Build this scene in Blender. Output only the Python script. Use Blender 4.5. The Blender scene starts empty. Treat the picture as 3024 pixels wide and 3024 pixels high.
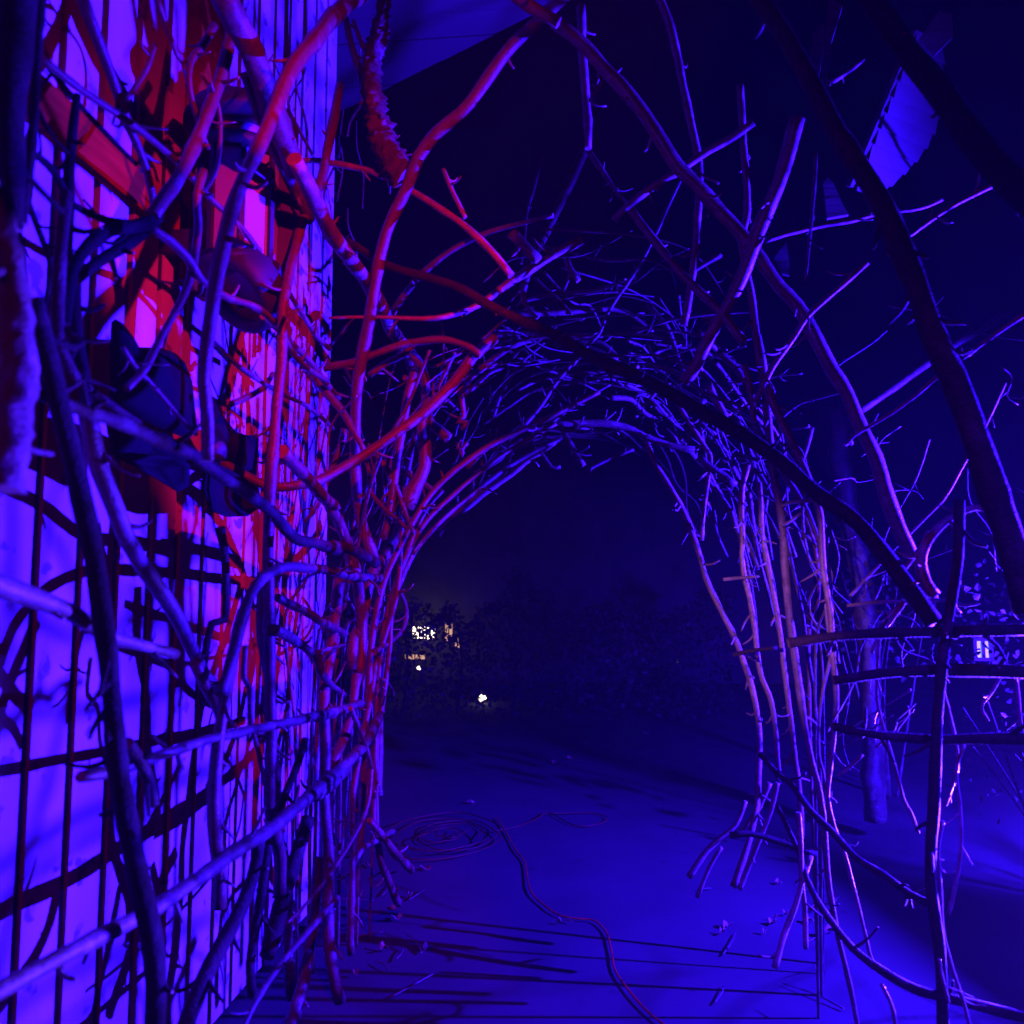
import bpy, math, random
from mathutils import Vector, Matrix, noise
R = math.radians
random.seed(11)
sc = bpy.context.scene
col = sc.collection

# ------------------------------------------------------------------ camera
CAM = Vector((0, 0, 1.5))
F = 2400.0
cam_d = bpy.data.cameras.new('camera')
cam = bpy.data.objects.new('camera', cam_d)
col.objects.link(cam)
cam.location = CAM
cam.rotation_euler = (R(90 + 5.19), 0, R(5.66))
cam_d.sensor_width = 36
cam_d.lens = 36 * F / 3024
cam_d.clip_start = 0.02
cam_d.clip_end = 400
cam_d.dof.use_dof = True
cam_d.dof.focus_distance = 4.2
cam_d.dof.aperture_fstop = 3.2
sc.camera = cam
ROT = cam.rotation_euler.to_matrix()

# ------------------------------------------------------------------ world: clear night, almost no light of its own
w = bpy.data.worlds.new('World'); sc.world = w; w.use_nodes = True
nt = w.node_tree
bg = nt.nodes['Background']
sky = nt.nodes.new('ShaderNodeTexSky'); sky.sky_type = 'NISHITA'; sky.sun_disc = False
sky.sun_elevation = R(-3.0); sky.sun_rotation = R(150)
mul = nt.nodes.new('ShaderNodeMix'); mul.data_type = 'RGBA'; mul.blend_type = 'MULTIPLY'
mul.inputs[0].default_value = 1
mul.inputs[7].default_value = (0.05, 0.03, 1.0, 1)
nt.links.new(sky.outputs[0], mul.inputs[6])
nt.links.new(mul.outputs[2], bg.inputs['Color'])
bg.inputs['Strength'].default_value = 0.008

sc.view_settings.view_transform = 'Standard'
sc.view_settings.look = 'None'
sc.view_settings.exposure = 0
sc.view_settings.gamma = 1
sc.view_settings.use_curve_mapping = False
sc.cycles.volume_step_rate = 4
sc.cycles.max_bounces = 4
sc.cycles.diffuse_bounces = 0
sc.cycles.volume_bounces = 0

BLUE = (0.024, 0.0025, 1.0)
RED = (1.0, 0.004, 0.10)
HAZE = 0.0017


def look(o, a, b):
    o.location = a
    o.rotation_euler = (Vector(b) - Vector(a)).to_track_quat('-Z', 'Y').to_euler()


def spot(name, a, b, colr, power, size, blend, rad):
    d = bpy.data.lights.new(name, 'SPOT'); d.color = colr; d.energy = power
    d.spot_size = R(size); d.spot_blend = blend; d.shadow_soft_size = rad
    o = bpy.data.objects.new(name, d); col.objects.link(o); look(o, a, b)
    return o


BL_A = (2.80, 3.20, 1.62)
BL_T = (-1.3, 2.6, 1.15)
spot('blue_flood_beam', BL_A, BL_T, BLUE, 7600, 142, 0.6, 0.013)
LW_A = (2.18, 3.75, 0.42)
LW_T = (1.15, 1.7, 0.65)
spot('low_blue_flood_beam', LW_A, LW_T, (0.055, 0.010, 1.0), 13000, 68, 0.9, 0.01)
BK_A = (2.75, 3.7, 1.35)
BK_T = (2.5, 6.2, 0.0)
spot('yard_fill_beam', BK_A, BK_T, BLUE, 4500, 92, 1.0, 0.06)  # added lamp, brightens the ground and shrubs beyond the right screen
RD_A = (0.35, 0.90, 2.90)
RD_T = (-1.2, 3.8, 1.6)
spot('red_flood_beam', RD_A, RD_T, RED, 215, 80, 1.0, 0.01)
PK_A = (-0.55, -0.45, 1.62)
PK_T = (0.60, 3.0, 1.40)
spot('pink_fill_beam', PK_A, PK_T, (0.60, 0.15, 1.0), 460, 14, 0.8, 0.01)  # added lamp, turns the sticks right of the opening pink
spot('ground_fill_light', (1.3, -0.9, 3.2), (0.95, 3.0, 0.0), BLUE, 1000, 40, 1.0, 0.2)  # added soft fill, weakens the streak shadows on the path

# ------------------------------------------------------------------ helpers
SP = {'X': (0, 0, 1), 'O': (0, 0, 1932 / 3024), 'A': (0, 0, 1.932), 'B': (1000, 0, 1.932), 'C': (2000, 0, 1.932),
      'D': (0, 1000, 1.932), 'E': (900, 1000, 1.932), 'F': (2000, 1000, 1.932), 'G': (0, 2000, 1.8867),
      'H': (1000, 2000, 1.8867), 'I': (2000, 2000, 1.8867), 'J': (1500, 200, 2.415), 'K': (1900, 900, 2.76),
      'M': (1400, 900, 2.76), 'N': (850, 1500, 2.415), 'P': (2500, 1600, 3.687), 'Q': (850, 2200, 2.344),
      'R': (900, 1000, 3.22), 'S': (2300, 0, 2.669), 'T': (800, 0, 3.22), 'U': (250, 900, 2.76), 'V': (500, 220, 2.542)}


def pix(pts):
    out = []; s = SP['X']
    for p in pts:
        if isinstance(p, str):
            s = SP[p]
        else:
            out.append((s[0] + p[0] / s[2], s[1] + p[1] / s[2]))
    return out


def ray(px, py):
    return ROT @ Vector(((px - 1512) / F, -(py - 1512) / F, -1))


def at(px, py, mode, v):
    """a spot of the photograph stood in the place: 'x' on the plane x=v, 'y' at v metres ahead, 'z' on height v"""
    d = ray(px, py)
    k = {'x': (v - CAM.x) / d.x if abs(d.x) > 1e-5 else 9, 'y': (v - CAM.y) / d.y,
         'z': (v - CAM.z) / d.z if abs(d.z) > 1e-5 else 9}[mode]
    return CAM + d * k


def tag(o, label=None, cat=None, group=None, kind=None):
    if label: o['label'] = label
    if cat: o['category'] = cat
    if group: o['group'] = group
    if kind: o['kind'] = kind
    return o


def empty(name, loc, rz=0):
    o = bpy.data.objects.new(name, None); col.objects.link(o)
    o.location = loc; o.rotation_euler = (0, 0, rz); o.empty_display_size = 0.1
    return o


def mesh_obj(name, verts, faces, mats, parent=None, smooth=False, fm=None, uvs=None):
    me = bpy.data.meshes.new(name)
    me.from_pydata([tuple(v) for v in verts], [], faces)
    for m in mats: me.materials.append(m)
    if fm: me.polygons.foreach_set('material_index', fm)
    if smooth is True: me.polygons.foreach_set('use_smooth', [True] * len(faces))
    elif smooth: me.polygons.foreach_set('use_smooth', smooth)
    if uvs:
        ul = me.uv_layers.new(name='UVMap')
        k = 0
        for f, uf in zip(faces, uvs):
            for u in uf:
                ul.data[k].uv = u; k += 1
    me.update()
    o = bpy.data.objects.new(name, me); col.objects.link(o)
    if parent: o.parent = parent
    return o


class MB:
    def __init__(s): s.v = []; s.f = []

    def box(s, a, b, m=None):
        x0, y0, z0 = a; x1, y1, z1 = b; n = len(s.v)
        vs = [Vector(p) for p in ((x0, y0, z0), (x1, y0, z0), (x1, y1, z0), (x0, y1, z0),
                                  (x0, y0, z1), (x1, y0, z1), (x1, y1, z1), (x0, y1, z1))]
        if m: vs = [m @ p for p in vs]
        s.v += vs
        s.f += [tuple(n + i for i in q) for q in ((0, 3, 2, 1), (4, 5, 6, 7), (0, 1, 5, 4), (1, 2, 6, 5), (2, 3, 7, 6), (3, 0, 4, 7))]
        return s

    def prism(s, poly, depth):
        """a flat outline (list of Vectors) given thickness along vector depth"""
        n = len(s.v); k = len(poly)
        s.v += [Vector(p) for p in poly] + [Vector(p) + depth for p in poly]
        s.f.append(tuple(n + i for i in range(k)))
        s.f.append(tuple(n + k + i for i in reversed(range(k))))
        for i in range(k):
            j = (i + 1) % k
            s.f.append((n + j, n + i, n + k + i, n + k + j))
        return s

    def lathe(s, prof, n=20, m=None, cap=True):
        b = len(s.v); k = len(prof)
        for i in range(n):
            a = 2 * math.pi * i / n
            for r, z in prof:
                p = Vector((r * math.cos(a), r * math.sin(a), z))
                s.v.append(m @ p if m else p)
        for i in range(n):
            j = (i + 1) % n
            for q in range(k - 1):
                s.f.append((b + i * k + q, b + j * k + q, b + j * k + q + 1, b + i * k + q + 1))
        if cap:
            s.f.append(tuple(b + i * k for i in reversed(range(n))))
            s.f.append(tuple(b + i * k + k - 1 for i in range(n)))
        return s

    def build(s, name, mat, parent=None, smooth=False):
        return mesh_obj(name, s.v, s.f, [mat], parent, smooth)


# ------------------------------------------------------------------ materials
def mat_base(name):
    m = bpy.data.materials.new(name); m.use_nodes = True
    n = m.node_tree.nodes; l = m.node_tree.links
    return m, n, l, n['Principled BSDF']


def noise_mat(name, c1, c2, scale=8, rough=0.7, bump=0.3, stretch=(1, 1, 1), coord='Object', c3=None, spots=0.0, dist=0.01, metallic=0):
    m, n, l, p = mat_base(name)
    tc = n.new('ShaderNodeTexCoord'); mp = n.new('ShaderNodeMapping')
    mp.inputs['Scale'].default_value = stretch
    l.new(tc.outputs[coord], mp.inputs[0])
    t = n.new('ShaderNodeTexNoise'); t.inputs['Scale'].default_value = scale; t.inputs['Detail'].default_value = 6
    l.new(mp.outputs[0], t.inputs['Vector'])
    r = n.new('ShaderNodeValToRGB'); r.color_ramp.elements[0].position = 0.35; r.color_ramp.elements[1].position = 0.66
    r.color_ramp.elements[0].color = (*c1, 1); r.color_ramp.elements[1].color = (*c2, 1)
    l.new(t.outputs[0], r.inputs[0])
    out = r.outputs[0]
    if c3:
        t2 = n.new('ShaderNodeTexNoise'); t2.inputs['Scale'].default_value = scale * 3.1; t2.inputs['Detail'].default_value = 3
        l.new(tc.outputs['Object'], t2.inputs['Vector'])
        r2 = n.new('ShaderNodeValToRGB'); r2.color_ramp.elements[0].position = 1 - spots; r2.color_ramp.elements[1].position = min(1, 1 - spots + 0.05)
        l.new(t2.outputs[0], r2.inputs[0])
        mx = n.new('ShaderNodeMix'); mx.data_type = 'RGBA'; mx.inputs[7].default_value = (*c3, 1)
        l.new(r2.outputs[0], mx.inputs[0]); l.new(out, mx.inputs[6]); out = mx.outputs[2]
    l.new(out, p.inputs['Base Color'])
    p.inputs['Roughness'].default_value = rough
    p.inputs['Metallic'].default_value = metallic
    if bump:
        b = n.new('ShaderNodeBump'); b.inputs['Strength'].default_value = bump; b.inputs['Distance'].default_value = dist
        l.new(t.outputs[0], b.inputs['Height']); l.new(b.outputs[0], p.inputs['Normal'])
    return m


def bark_mat(name, c1, c2, lich, bump=0.5, rough=0.5):
    m, n, l, p = mat_base(name)
    uv = n.new('ShaderNodeUVMap'); mp = n.new('ShaderNodeMapping'); mp.inputs['Scale'].default_value = (1, 6, 1)
    l.new(uv.outputs[0], mp.inputs[0])
    tc = n.new('ShaderNodeTexCoord')
    a = n.new('ShaderNodeTexNoise'); a.inputs['Scale'].default_value = 34; a.inputs['Detail'].default_value = 7
    l.new(tc.outputs['Object'], a.inputs['Vector'])
    g = n.new('ShaderNodeTexNoise'); g.inputs['Scale'].default_value = 9; g.inputs['Detail'].default_value = 4
    l.new(mp.outputs[0], g.inputs['Vector'])
    mixh = n.new('ShaderNodeMath'); mixh.operation = 'ADD'
    l.new(a.outputs[0], mixh.inputs[0]); l.new(g.outputs[0], mixh.inputs[1])
    r = n.new('ShaderNodeValToRGB')
    r.color_ramp.elements[0].position = 0.36; r.color_ramp.elements[1].position = 0.62
    r.color_ramp.elements[0].color = (*c1, 1); r.color_ramp.elements[1].color = (*c2, 1)
    hm = n.new('ShaderNodeMath'); hm.operation = 'MULTIPLY'; hm.inputs[1].default_value = 0.5
    l.new(mixh.outputs[0], hm.inputs[0]); l.new(hm.outputs[0], r.inputs[0])
    t2 = n.new('ShaderNodeTexNoise'); t2.inputs['Scale'].default_value = 13; t2.inputs['Detail'].default_value = 5
    l.new(tc.outputs['Object'], t2.inputs['Vector'])
    r2 = n.new('ShaderNodeValToRGB'); r2.color_ramp.elements[0].position = 0.56; r2.color_ramp.elements[1].position = 0.62
    l.new(t2.outputs[0], r2.inputs[0])
    mx = n.new('ShaderNodeMix'); mx.data_type = 'RGBA'; mx.inputs[7].default_value = (*lich, 1)
    l.new(r2.outputs[0], mx.inputs[0]); l.new(r.outputs[0], mx.inputs[6]); l.new(mx.outputs[2], p.inputs['Base Color'])
    p.inputs['Roughness'].default_value = rough
    b = n.new('ShaderNodeBump'); b.inputs['Strength'].default_value = bump; b.inputs['Distance'].default_value = 0.006
    l.new(mixh.outputs[0], b.inputs['Height']); l.new(b.outputs[0], p.inputs['Normal'])
    return m


def emit_mat(name, c, s):
    m, n, l, p = mat_base(name)
    p.inputs['Base Color'].default_value = (*c, 1)
    p.inputs['Emission Color'].default_value = (*c, 1); p.inputs['Emission Strength'].default_value = s
    return m


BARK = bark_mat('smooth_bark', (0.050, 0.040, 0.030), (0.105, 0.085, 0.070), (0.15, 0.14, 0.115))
BARKD = bark_mat('shaded_bark', (0.022, 0.016, 0.012), (0.048, 0.034, 0.027), (0.065, 0.058, 0.046), 0.8, 0.7)  # darker copy of the bark, shade put into the colour of unlit limbs
BLACKB = bark_mat('unlit_bark', (0.006, 0.005, 0.0045), (0.012, 0.010, 0.009), (0.018, 0.016, 0.014), 0.8, 0.9)  # nearly black copy of the bark for branches in shadow, no soot
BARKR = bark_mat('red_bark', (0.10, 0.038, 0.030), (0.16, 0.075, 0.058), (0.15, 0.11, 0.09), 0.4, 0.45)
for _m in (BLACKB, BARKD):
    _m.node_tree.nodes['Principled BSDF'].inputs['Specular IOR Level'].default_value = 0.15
PALE = bark_mat('lamplit_bark', (0.16, 0.125, 0.10), (0.34, 0.27, 0.22), (0.40, 0.34, 0.28), 0.3, 0.4)  # brightest copy of the bark, strong lamp light put into its colour
BARKB = bark_mat('brightened_bark', (0.10, 0.08, 0.062), (0.21, 0.17, 0.14), (0.28, 0.25, 0.21))  # bark lightened to stand for limbs that catch the blue lamp
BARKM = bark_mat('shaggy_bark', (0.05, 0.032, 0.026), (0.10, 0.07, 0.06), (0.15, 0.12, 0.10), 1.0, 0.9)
WOOD = noise_mat('cut_wood', (0.22, 0.15, 0.10), (0.32, 0.24, 0.17), 30, 0.7, 0.2)
SIDE = noise_mat('weathered_white_paint', (0.36, 0.35, 0.34), (0.74, 0.73, 0.71), 3.4, 0.6, 0.15, (1, 1, 0.35), c3=(0.20, 0.19, 0.18), spots=0.385, dist=0.002)
def dull(m):
    m.node_tree.nodes['Principled BSDF'].inputs['Specular IOR Level'].default_value = 0.08
    return m


STAIN = noise_mat('red_brown_stained_wood', (0.34, 0.045, 0.004), (0.50, 0.075, 0.008), 5, 0.7, 0.25, (1, 1, 8), dist=0.003)
BACK = noise_mat('dark_stained_backing', (0.13, 0.018, 0.002), (0.16, 0.025, 0.003), 4, 0.9, 0)
dull(STAIN); dull(BACK)
BLACK = noise_mat('black_painted_metal', (0.026, 0.028, 0.034), (0.038, 0.040, 0.048), 20, 0.6, 0.05)
BLACKC = noise_mat('matte_black_cloth', (0.007, 0.007, 0.008), (0.011, 0.011, 0.013), 12, 0.85, 0.08)
FROST = noise_mat('frosted_glass', (0.34, 0.42, 0.74), (0.42, 0.50, 0.80), 3, 0.25, 0)  # blue tint stands in for panes catching little of the red light
CONC = noise_mat('worn_asphalt', (0.015, 0.015, 0.015), (0.026, 0.026, 0.026), 2.2, 0.9, 0.35, c3=(0.010, 0.010, 0.010), spots=0.34, dist=0.006)
SOIL = noise_mat('dark_soil', (0.03, 0.027, 0.02), (0.07, 0.06, 0.045), 6, 0.95, 0.6, dist=0.03)
LEAF = noise_mat('evergreen_leaf', (0.07, 0.09, 0.05), (0.14, 0.16, 0.10), 9, 0.4, 0.1)
LEAFD = noise_mat('dark_leaf', (0.02, 0.03, 0.015), (0.035, 0.045, 0.02), 9, 0.6, 0.1)
DRY = noise_mat('dry_leaf', (0.20, 0.12, 0.07), (0.32, 0.20, 0.12), 15, 0.7, 0.2)
CORD = noise_mat('orange_rubber', (0.42, 0.025, 0.006), (0.48, 0.03, 0.007), 30, 0.5, 0)
COIL = noise_mat('shaded_orange_rubber', (0.07, 0.006, 0.003), (0.09, 0.008, 0.004), 30, 0.6, 0)  # same orange cord, darkened to stand for the dim light on it
dull(BLACKC)
PLANK = noise_mat('pale_weathered_board', (0.08, 0.078, 0.075), (0.15, 0.145, 0.14), 3, 0.7, 0.3, (1, 1, 6))
SLAT = noise_mat('slat_paint', (0.12, 0.12, 0.12), (0.20, 0.20, 0.20), 3, 0.8, 0.1)
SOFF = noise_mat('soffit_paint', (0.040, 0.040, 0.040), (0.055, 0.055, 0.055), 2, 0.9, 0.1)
DARKW = noise_mat('dark_far_wall', (0.05, 0.045, 0.05), (0.08, 0.07, 0.075), 2, 0.9, 0.2)
WARM = emit_mat('warm_window_light', (1.0, 0.80, 0.55), 5)
PEACH = emit_mat('dim_peach_light', (1.0, 0.52, 0.30), 0.7)
COOL = emit_mat('cool_window_light', (0.75, 0.95, 1.0), 0.45)
BLUEE = emit_mat('blue_lens', BLUE, 30)
REDE = emit_mat('red_lens', RED, 30)


# ------------------------------------------------------------------ branches
def catmull(P, step):
    if len(P) == 2: P = [P[0], (P[0] + P[1]) / 2, P[1]]
    Q = [P[0] * 2 - P[1]] + P + [P[-1] * 2 - P[-2]]
    out = []; par = []
    for i in range(1, len(Q) - 2):
        a, b, c, d = Q[i - 1:i + 3]
        n = max(2, int((c - b).length / step))
        for k in range(n):
            t = k / n
            out.append(0.5 * ((2 * b) + (c - a) * t + (2 * a - 5 * b + 4 * c - d) * t * t + (3 * b - a - 3 * c + d) * t ** 3))
            par.append((i - 1 + t) / (len(P) - 1))
    out.append(P[-1].copy()); par.append(1.0)
    return out, par


def tube(name, P, r0, r1, mat, parent=None, rough=0.10, cap=True, seed=0, taper_tip=False, shag=0.0, rads=None):
    step = 0.008 if shag > .3 else max(0.014, min(0.04, max(r0, r1) * 2.0))
    pts, par = catmull([Vector(p) for p in P], step)
    n = 22 if shag > .3 else 12 if max(r0, r1) > 0.02 else (9 if max(r0, r1) > 0.009 else 6)
    so = Vector((seed * 3.17 + 1.3, seed * 1.7, seed * 0.9))
    verts = []; faces = []; uvs = []; fm = []; sm = []
    up = Vector((0.3, 0.2, 1)).normalized()
    L = 0
    prev = None; nrm = None
    rk = random.Random(seed)
    knots = [(rk.random(), rk.uniform(0.05, 0.16), rk.uniform(0.008, 0.016)) for _ in range(max(1, int(len(pts) / 9)))]
    total = sum((pts[i + 1] - pts[i]).length for i in range(len(pts) - 1)) or 1
    for i, (p, t) in enumerate(zip(pts, par)):
        tg = (pts[min(i + 1, len(pts) - 1)] - pts[max(i - 1, 0)]).normalized()
        if nrm is None:
            nrm = tg.cross(up)
            if nrm.length < 1e-3: nrm = tg.cross(Vector((1, 0, 0)))
        nrm = (nrm - tg * nrm.dot(tg)).normalized()
        bi = tg.cross(nrm)
        if i: L += (p - pts[i - 1]).length
        rr = r0 + (r1 - r0) * t
        if rads:
            q_ = t * (len(rads) - 1); i_ = min(int(q_), len(rads) - 2); rr = rads[i_] + (rads[i_ + 1] - rads[i_]) * (q_ - i_)
        if taper_tip and t > 0.8: rr *= 1 - 0.75 * (t - 0.8) / 0.2
        rr *= 1 + rough * 1.0 * noise.noise(so + Vector((L * 9, 0, 0)))
        for kt, kh, kw in knots:
            rr *= 1 + kh * math.exp(-((L - kt * total) / kw) ** 2)
        wob = Vector((noise.noise(so + Vector((L * 5, 9, 0))), noise.noise(so + Vector((L * 5, 0, 9))), noise.noise(so + Vector((L * 5, 5, 5)))))
        c = p + wob * rr * 0.4
        for k in range(n):
            a = 2 * math.pi * k / n
            q = nrm * math.cos(a) + bi * math.sin(a)
            s = 1 + rough * noise.noise(so + Vector((math.cos(a) * 1.7, math.sin(a) * 1.7, L * 14))) + rough * 0.6 * noise.noise(so + Vector((math.cos(a) * 3.5, math.sin(a) * 3.5, L * 55)))
            if shag: s += shag * 1.6 * max(0, noise.noise(so + Vector((math.cos(a) * 3, math.sin(a) * 3, L * 45)))) + shag * 0.8 * max(0, noise.noise(so + Vector((math.cos(a) * 9, math.sin(a) * 9, L * 150))))
            verts.append(c + q * rr * s)
        if i:
            b = (i - 1) * n
            for k in range(n):
                j = (k + 1) % n
                faces.append((b + k, b + j, b + n + j, b + n + k)); fm.append(0); sm.append(True)
                u0, u1 = k / n, (k + 1) / n
                v0, v1 = (L - (p - pts[i - 1]).length) * 3, L * 3
                uvs.append(((u0, v0), (u1, v0), (u1, v1), (u0, v1)))
    m = len(pts)
    faces.append(tuple(reversed(range(n)))); fm.append(1 if cap else 0); sm.append(False); uvs.append([(0, 0)] * n)
    faces.append(tuple((m - 1) * n + k for k in range(n))); fm.append(1 if cap else 0); sm.append(False); uvs.append([(0, 0)] * n)
    o = mesh_obj(name, verts, faces, [mat, WOOD], parent, sm, fm, uvs)
    return o, pts, par


def stubs(root, pts, par, r0, r1, mat, n, seed, mul=1.0):
    rk = random.Random(seed * 7 + 3)
    for _ in range(n):
        i = rk.randrange(2, max(3, len(pts) - 2))
        if i >= len(pts) - 1: continue
        tg = (pts[i + 1] - pts[i - 1]).normalized()
        side = Vector((rk.gauss(0, 1), rk.gauss(0, 1), rk.gauss(0, 1))); side = (side - tg * side.dot(tg)).normalized()
        rr = r0 + (r1 - r0) * par[i]
        ln = rk.uniform(0.02, 0.08) * mul
        d = (side + tg * rk.uniform(0.2, 1.2)).normalized()
        a = pts[i] + side * rr * 0.5
        b = a + d * (ln * 0.6) ; c = a + d * ln + side * rk.uniform(-0.01, 0.02) + Vector((0, 0, rk.uniform(-0.01, 0.02)))
        q = min(rr * 0.45, 0.006)
        tube('twig', [a, b, c], q, q * 0.5, mat, root, 0.15, seed=seed + i)


NB = [0]


def branch(name, label, mode, pts, r0, r1=None, mat=None, group=None, cat='branch', stub=2, shag=0.0, tip=False, smul=1.0, rough=0.15):
    NB[0] += 1
    r1 = r0 if r1 is None else r1
    P = pix(pts); n = len(P)
    W = []
    for i, (x, y) in enumerate(P):
        t = i / (n - 1)
        if len(mode) == 3: v = mode[1] + (mode[2] - mode[1]) * t
        else: v = mode[1]
        W.append(at(x, y, mode[0], v))
    fw = ROT @ Vector((0, 0, -1))
    d0 = (W[0] - CAM).dot(fw); d1 = (W[-1] - CAM).dot(fw)
    R0 = r0 * d0 / F; R1 = r1 * d1 / F
    m = mat or BARK
    rads = [0.93 * (r0 + (r1 - r0) * i / (n - 1)) * (W[i] - CAM).dot(fw) / F for i in range(n)]
    o, ps, par = tube(name, W, R0, R1, m, None, rough, True, NB[0] * 1.37, tip, shag, rads)
    tag(o, label, cat, group)
    if stub: stubs(o, ps, par, R0, R1, m, stub, NB[0], smul)
    return o


GL = 'branches of the woven screen in front of the wall'
GA = 'branches woven into the arch overhead'
GR = 'branches of the woven screen on the right'
B = branch

# ---- ground
mesh_obj('ground', [(-60, -20, -0.01), (60, -20, -0.01), (60, 120, -0.01), (-60, 120, -0.01)], [(0, 1, 2, 3)], [SOIL])
tag(bpy.data.objects['ground'], kind='structure')
nx, ny = 60, 90
vs = []; fs = []
for j in range(ny + 1):
    for i in range(nx + 1):
        x = -5 + 13.3 * i / nx; y = -1.5 + 12.5 * j / ny
        edge = min(i, nx - i) / nx
        vs.append((x, y, 0.006 * noise.noise(Vector((x * 0.8, y * 0.8, 0)))))
for j in range(ny):
    for i in range(nx):
        a = j * (nx + 1) + i
        fs.append((a, a + 1, a + nx + 2, a + nx + 1))
tag(mesh_obj('path', vs, fs, [CONC], smooth=True), kind='structure')

# ---- the clad wall on the left
WX = -1.3; YE = 3.88; TOP = 5.6
wall = empty('clad_wall', (WX, YE, 0))
tag(wall, 'tall wall clad in pale vertical boards left of the branch arch', 'wall')
wall_parts = []
def wp(mb, name, mat):
    for v in mb.v: v -= Vector((WX, YE, 0))
    return mb.build(name, mat, wall)
mb = MB(); mb.box((WX - 0.25, -1.6, 0), (WX - 0.045, YE - 0.02, TOP)); wp(mb, 'backing', BACK)
pitch = 0.162
y = YE
rk = random.Random(4)
while y > -1.5:
    g = 0.031
    pr = rk.uniform(0, 0.003)
    mb = MB(); mb.box((WX - 0.044, y - pitch + g, 0.02), (WX + pr, y, TOP))
    wp(mb, 'siding_board', SIDE)
    y -= pitch
mb = MB(); mb.box((WX + 0.005, -1.5, 2.57), (WX + 0.03, 2.375, 2.69)); wp(mb, 'trim_board', STAIN)
mb = MB(); mb.box((WX + 0.005, 2.38, 2.45), (WX + 0.034, 2.54, TOP)); wp(mb, 'trim_board', STAIN)

# ---- roof overhang seen at the top
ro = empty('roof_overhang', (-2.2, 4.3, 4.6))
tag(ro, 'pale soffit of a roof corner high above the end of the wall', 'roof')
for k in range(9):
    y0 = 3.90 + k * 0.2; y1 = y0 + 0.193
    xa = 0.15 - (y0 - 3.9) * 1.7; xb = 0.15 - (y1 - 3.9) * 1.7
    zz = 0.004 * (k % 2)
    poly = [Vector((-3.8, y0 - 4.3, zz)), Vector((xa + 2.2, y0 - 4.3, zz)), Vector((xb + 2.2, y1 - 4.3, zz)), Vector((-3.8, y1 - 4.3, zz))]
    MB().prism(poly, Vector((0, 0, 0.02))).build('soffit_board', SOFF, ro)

# ---- wall lantern
def lantern():
    c = at(708, 620, 'x', -1.07)
    t = empty('wall_lantern', c, R(28)); t.scale = (1.14, 1.14, 1.14); tag(t, 'black wall lantern with frosted panes behind a red lit branch', 'lantern')
    w_, h_ = 0.10, 0.21
    MB().lathe([(0.02, 0.30), (0.13, 0.27), (0.15, 0.235), (0.15, 0.215), (0.10, 0.21)], 24).build('cap', BLACK, t, True)
    MB().lathe([(0.075, 0.212), (0.075, 0.165)], 24).build('glass_collar', FROST, t, True)
    MB().lathe([(0.118, 0.164), (0.124, 0.15), (0.122, 0.135), (0.108, 0.13)], 24).build('upper_ring', BLACK, t, True)
    for k in range(8):
        a0 = 2 * math.pi * k / 8; a1 = a0 + 2 * math.pi / 8
        a = (a0 + a1) / 2
        m = Matrix.Rotation(a, 4, 'Z')
        hw = 0.096 * math.tan(math.pi / 8) - 0.006
        MB().box((0.092, -hw, -0.15), (0.095, hw, 0.128), m).build('pane', FROST, t)
    for k in range(8):
        m = Matrix.Rotation(2 * math.pi * (k) / 8, 4, 'Z')
        MB().box((0.094, -0.007, -0.152), (0.110, 0.007, 0.132), m).build('bar', BLACK, t)
    # base drum with an open ring underneath
    MB().lathe([(0.03, -0.150), (0.112, -0.152), (0.116, -0.175), (0.085, -0.200)], 28).build('base', BLACK, t, True)
    rt = ROT @ Vector((1, 0, 0)); upv = ROT @ Vector((0, 1, 0)); fwd = ROT @ Vector((0, 0, -1))
    nrm = (-fwd * 0.60 - rt * 0.44 - upv * 0.60).normalized()
    nl = Matrix.Rotation(R(-28), 3, 'Z') @ nrm
    mm = Matrix.Translation(Vector((0.01, -0.01, -0.225))) @ nl.to_track_quat('Z', 'Y').to_matrix().to_4x4()
    MB().lathe([(0.078, 0.012), (0.083, 0.030), (0.098, 0.036), (0.114, 0.028), (0.120, 0.005), (0.118, -0.045), (0.095, -0.062), (0.02, -0.066)], 36, mm, cap=False).build('lower_ring', BLACK, t, True)
    MB().lathe([(0.0, 0.016), (0.079, 0.014), (0.079, 0.006), (0.0, 0.004)], 30, mm, cap=False).build('lower_pane', FROST, t)
    for k in range(2):
        MB().box((-0.075 + 0.075 * k, -0.004, 0.017), (-0.069 + 0.075 * k, 0.004, 0.020), mm).build('rivet', BLACK, t)
    # curved arm plate hugging the wall side
    q = MB(); n = 14
    for i in range(n + 1):
        a = -math.pi * 0.5 + math.pi * i / n
        for rr in (0.125, 0.185):
            for yy in (-0.012, 0.012):
                q.v.append(Vector((rr * math.cos(a) * 0.85 + 0.0, yy, 0.235 * math.sin(a) * (rr / 0.16))))
    for i in range(n):
        b = i * 4; e = b + 4
        q.f += [(b, b + 1, e + 1, e), (b + 2, e + 2, e + 3, b + 3), (b, e, e + 2, b + 2), (b + 1, b + 3, e + 3, e + 1)]
    q.f += [(0, 2, 3, 1), (n * 4, n * 4 + 1, n * 4 + 3, n * 4 + 2)]
    q.build('arched_guard', BLACK, t, False)
    m = Matrix.Rotation(R(-28), 4, 'Z')
    MB().box((-0.23, -0.03, -0.12), (-0.10, 0.03, -0.06), m).build('wall_arm', BLACK, t)
    MB().box((-0.228, -0.07, -0.22), (-0.205, 0.07, 0.12), m).build('wall_plate', BLACK, t)
lantern()

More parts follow.
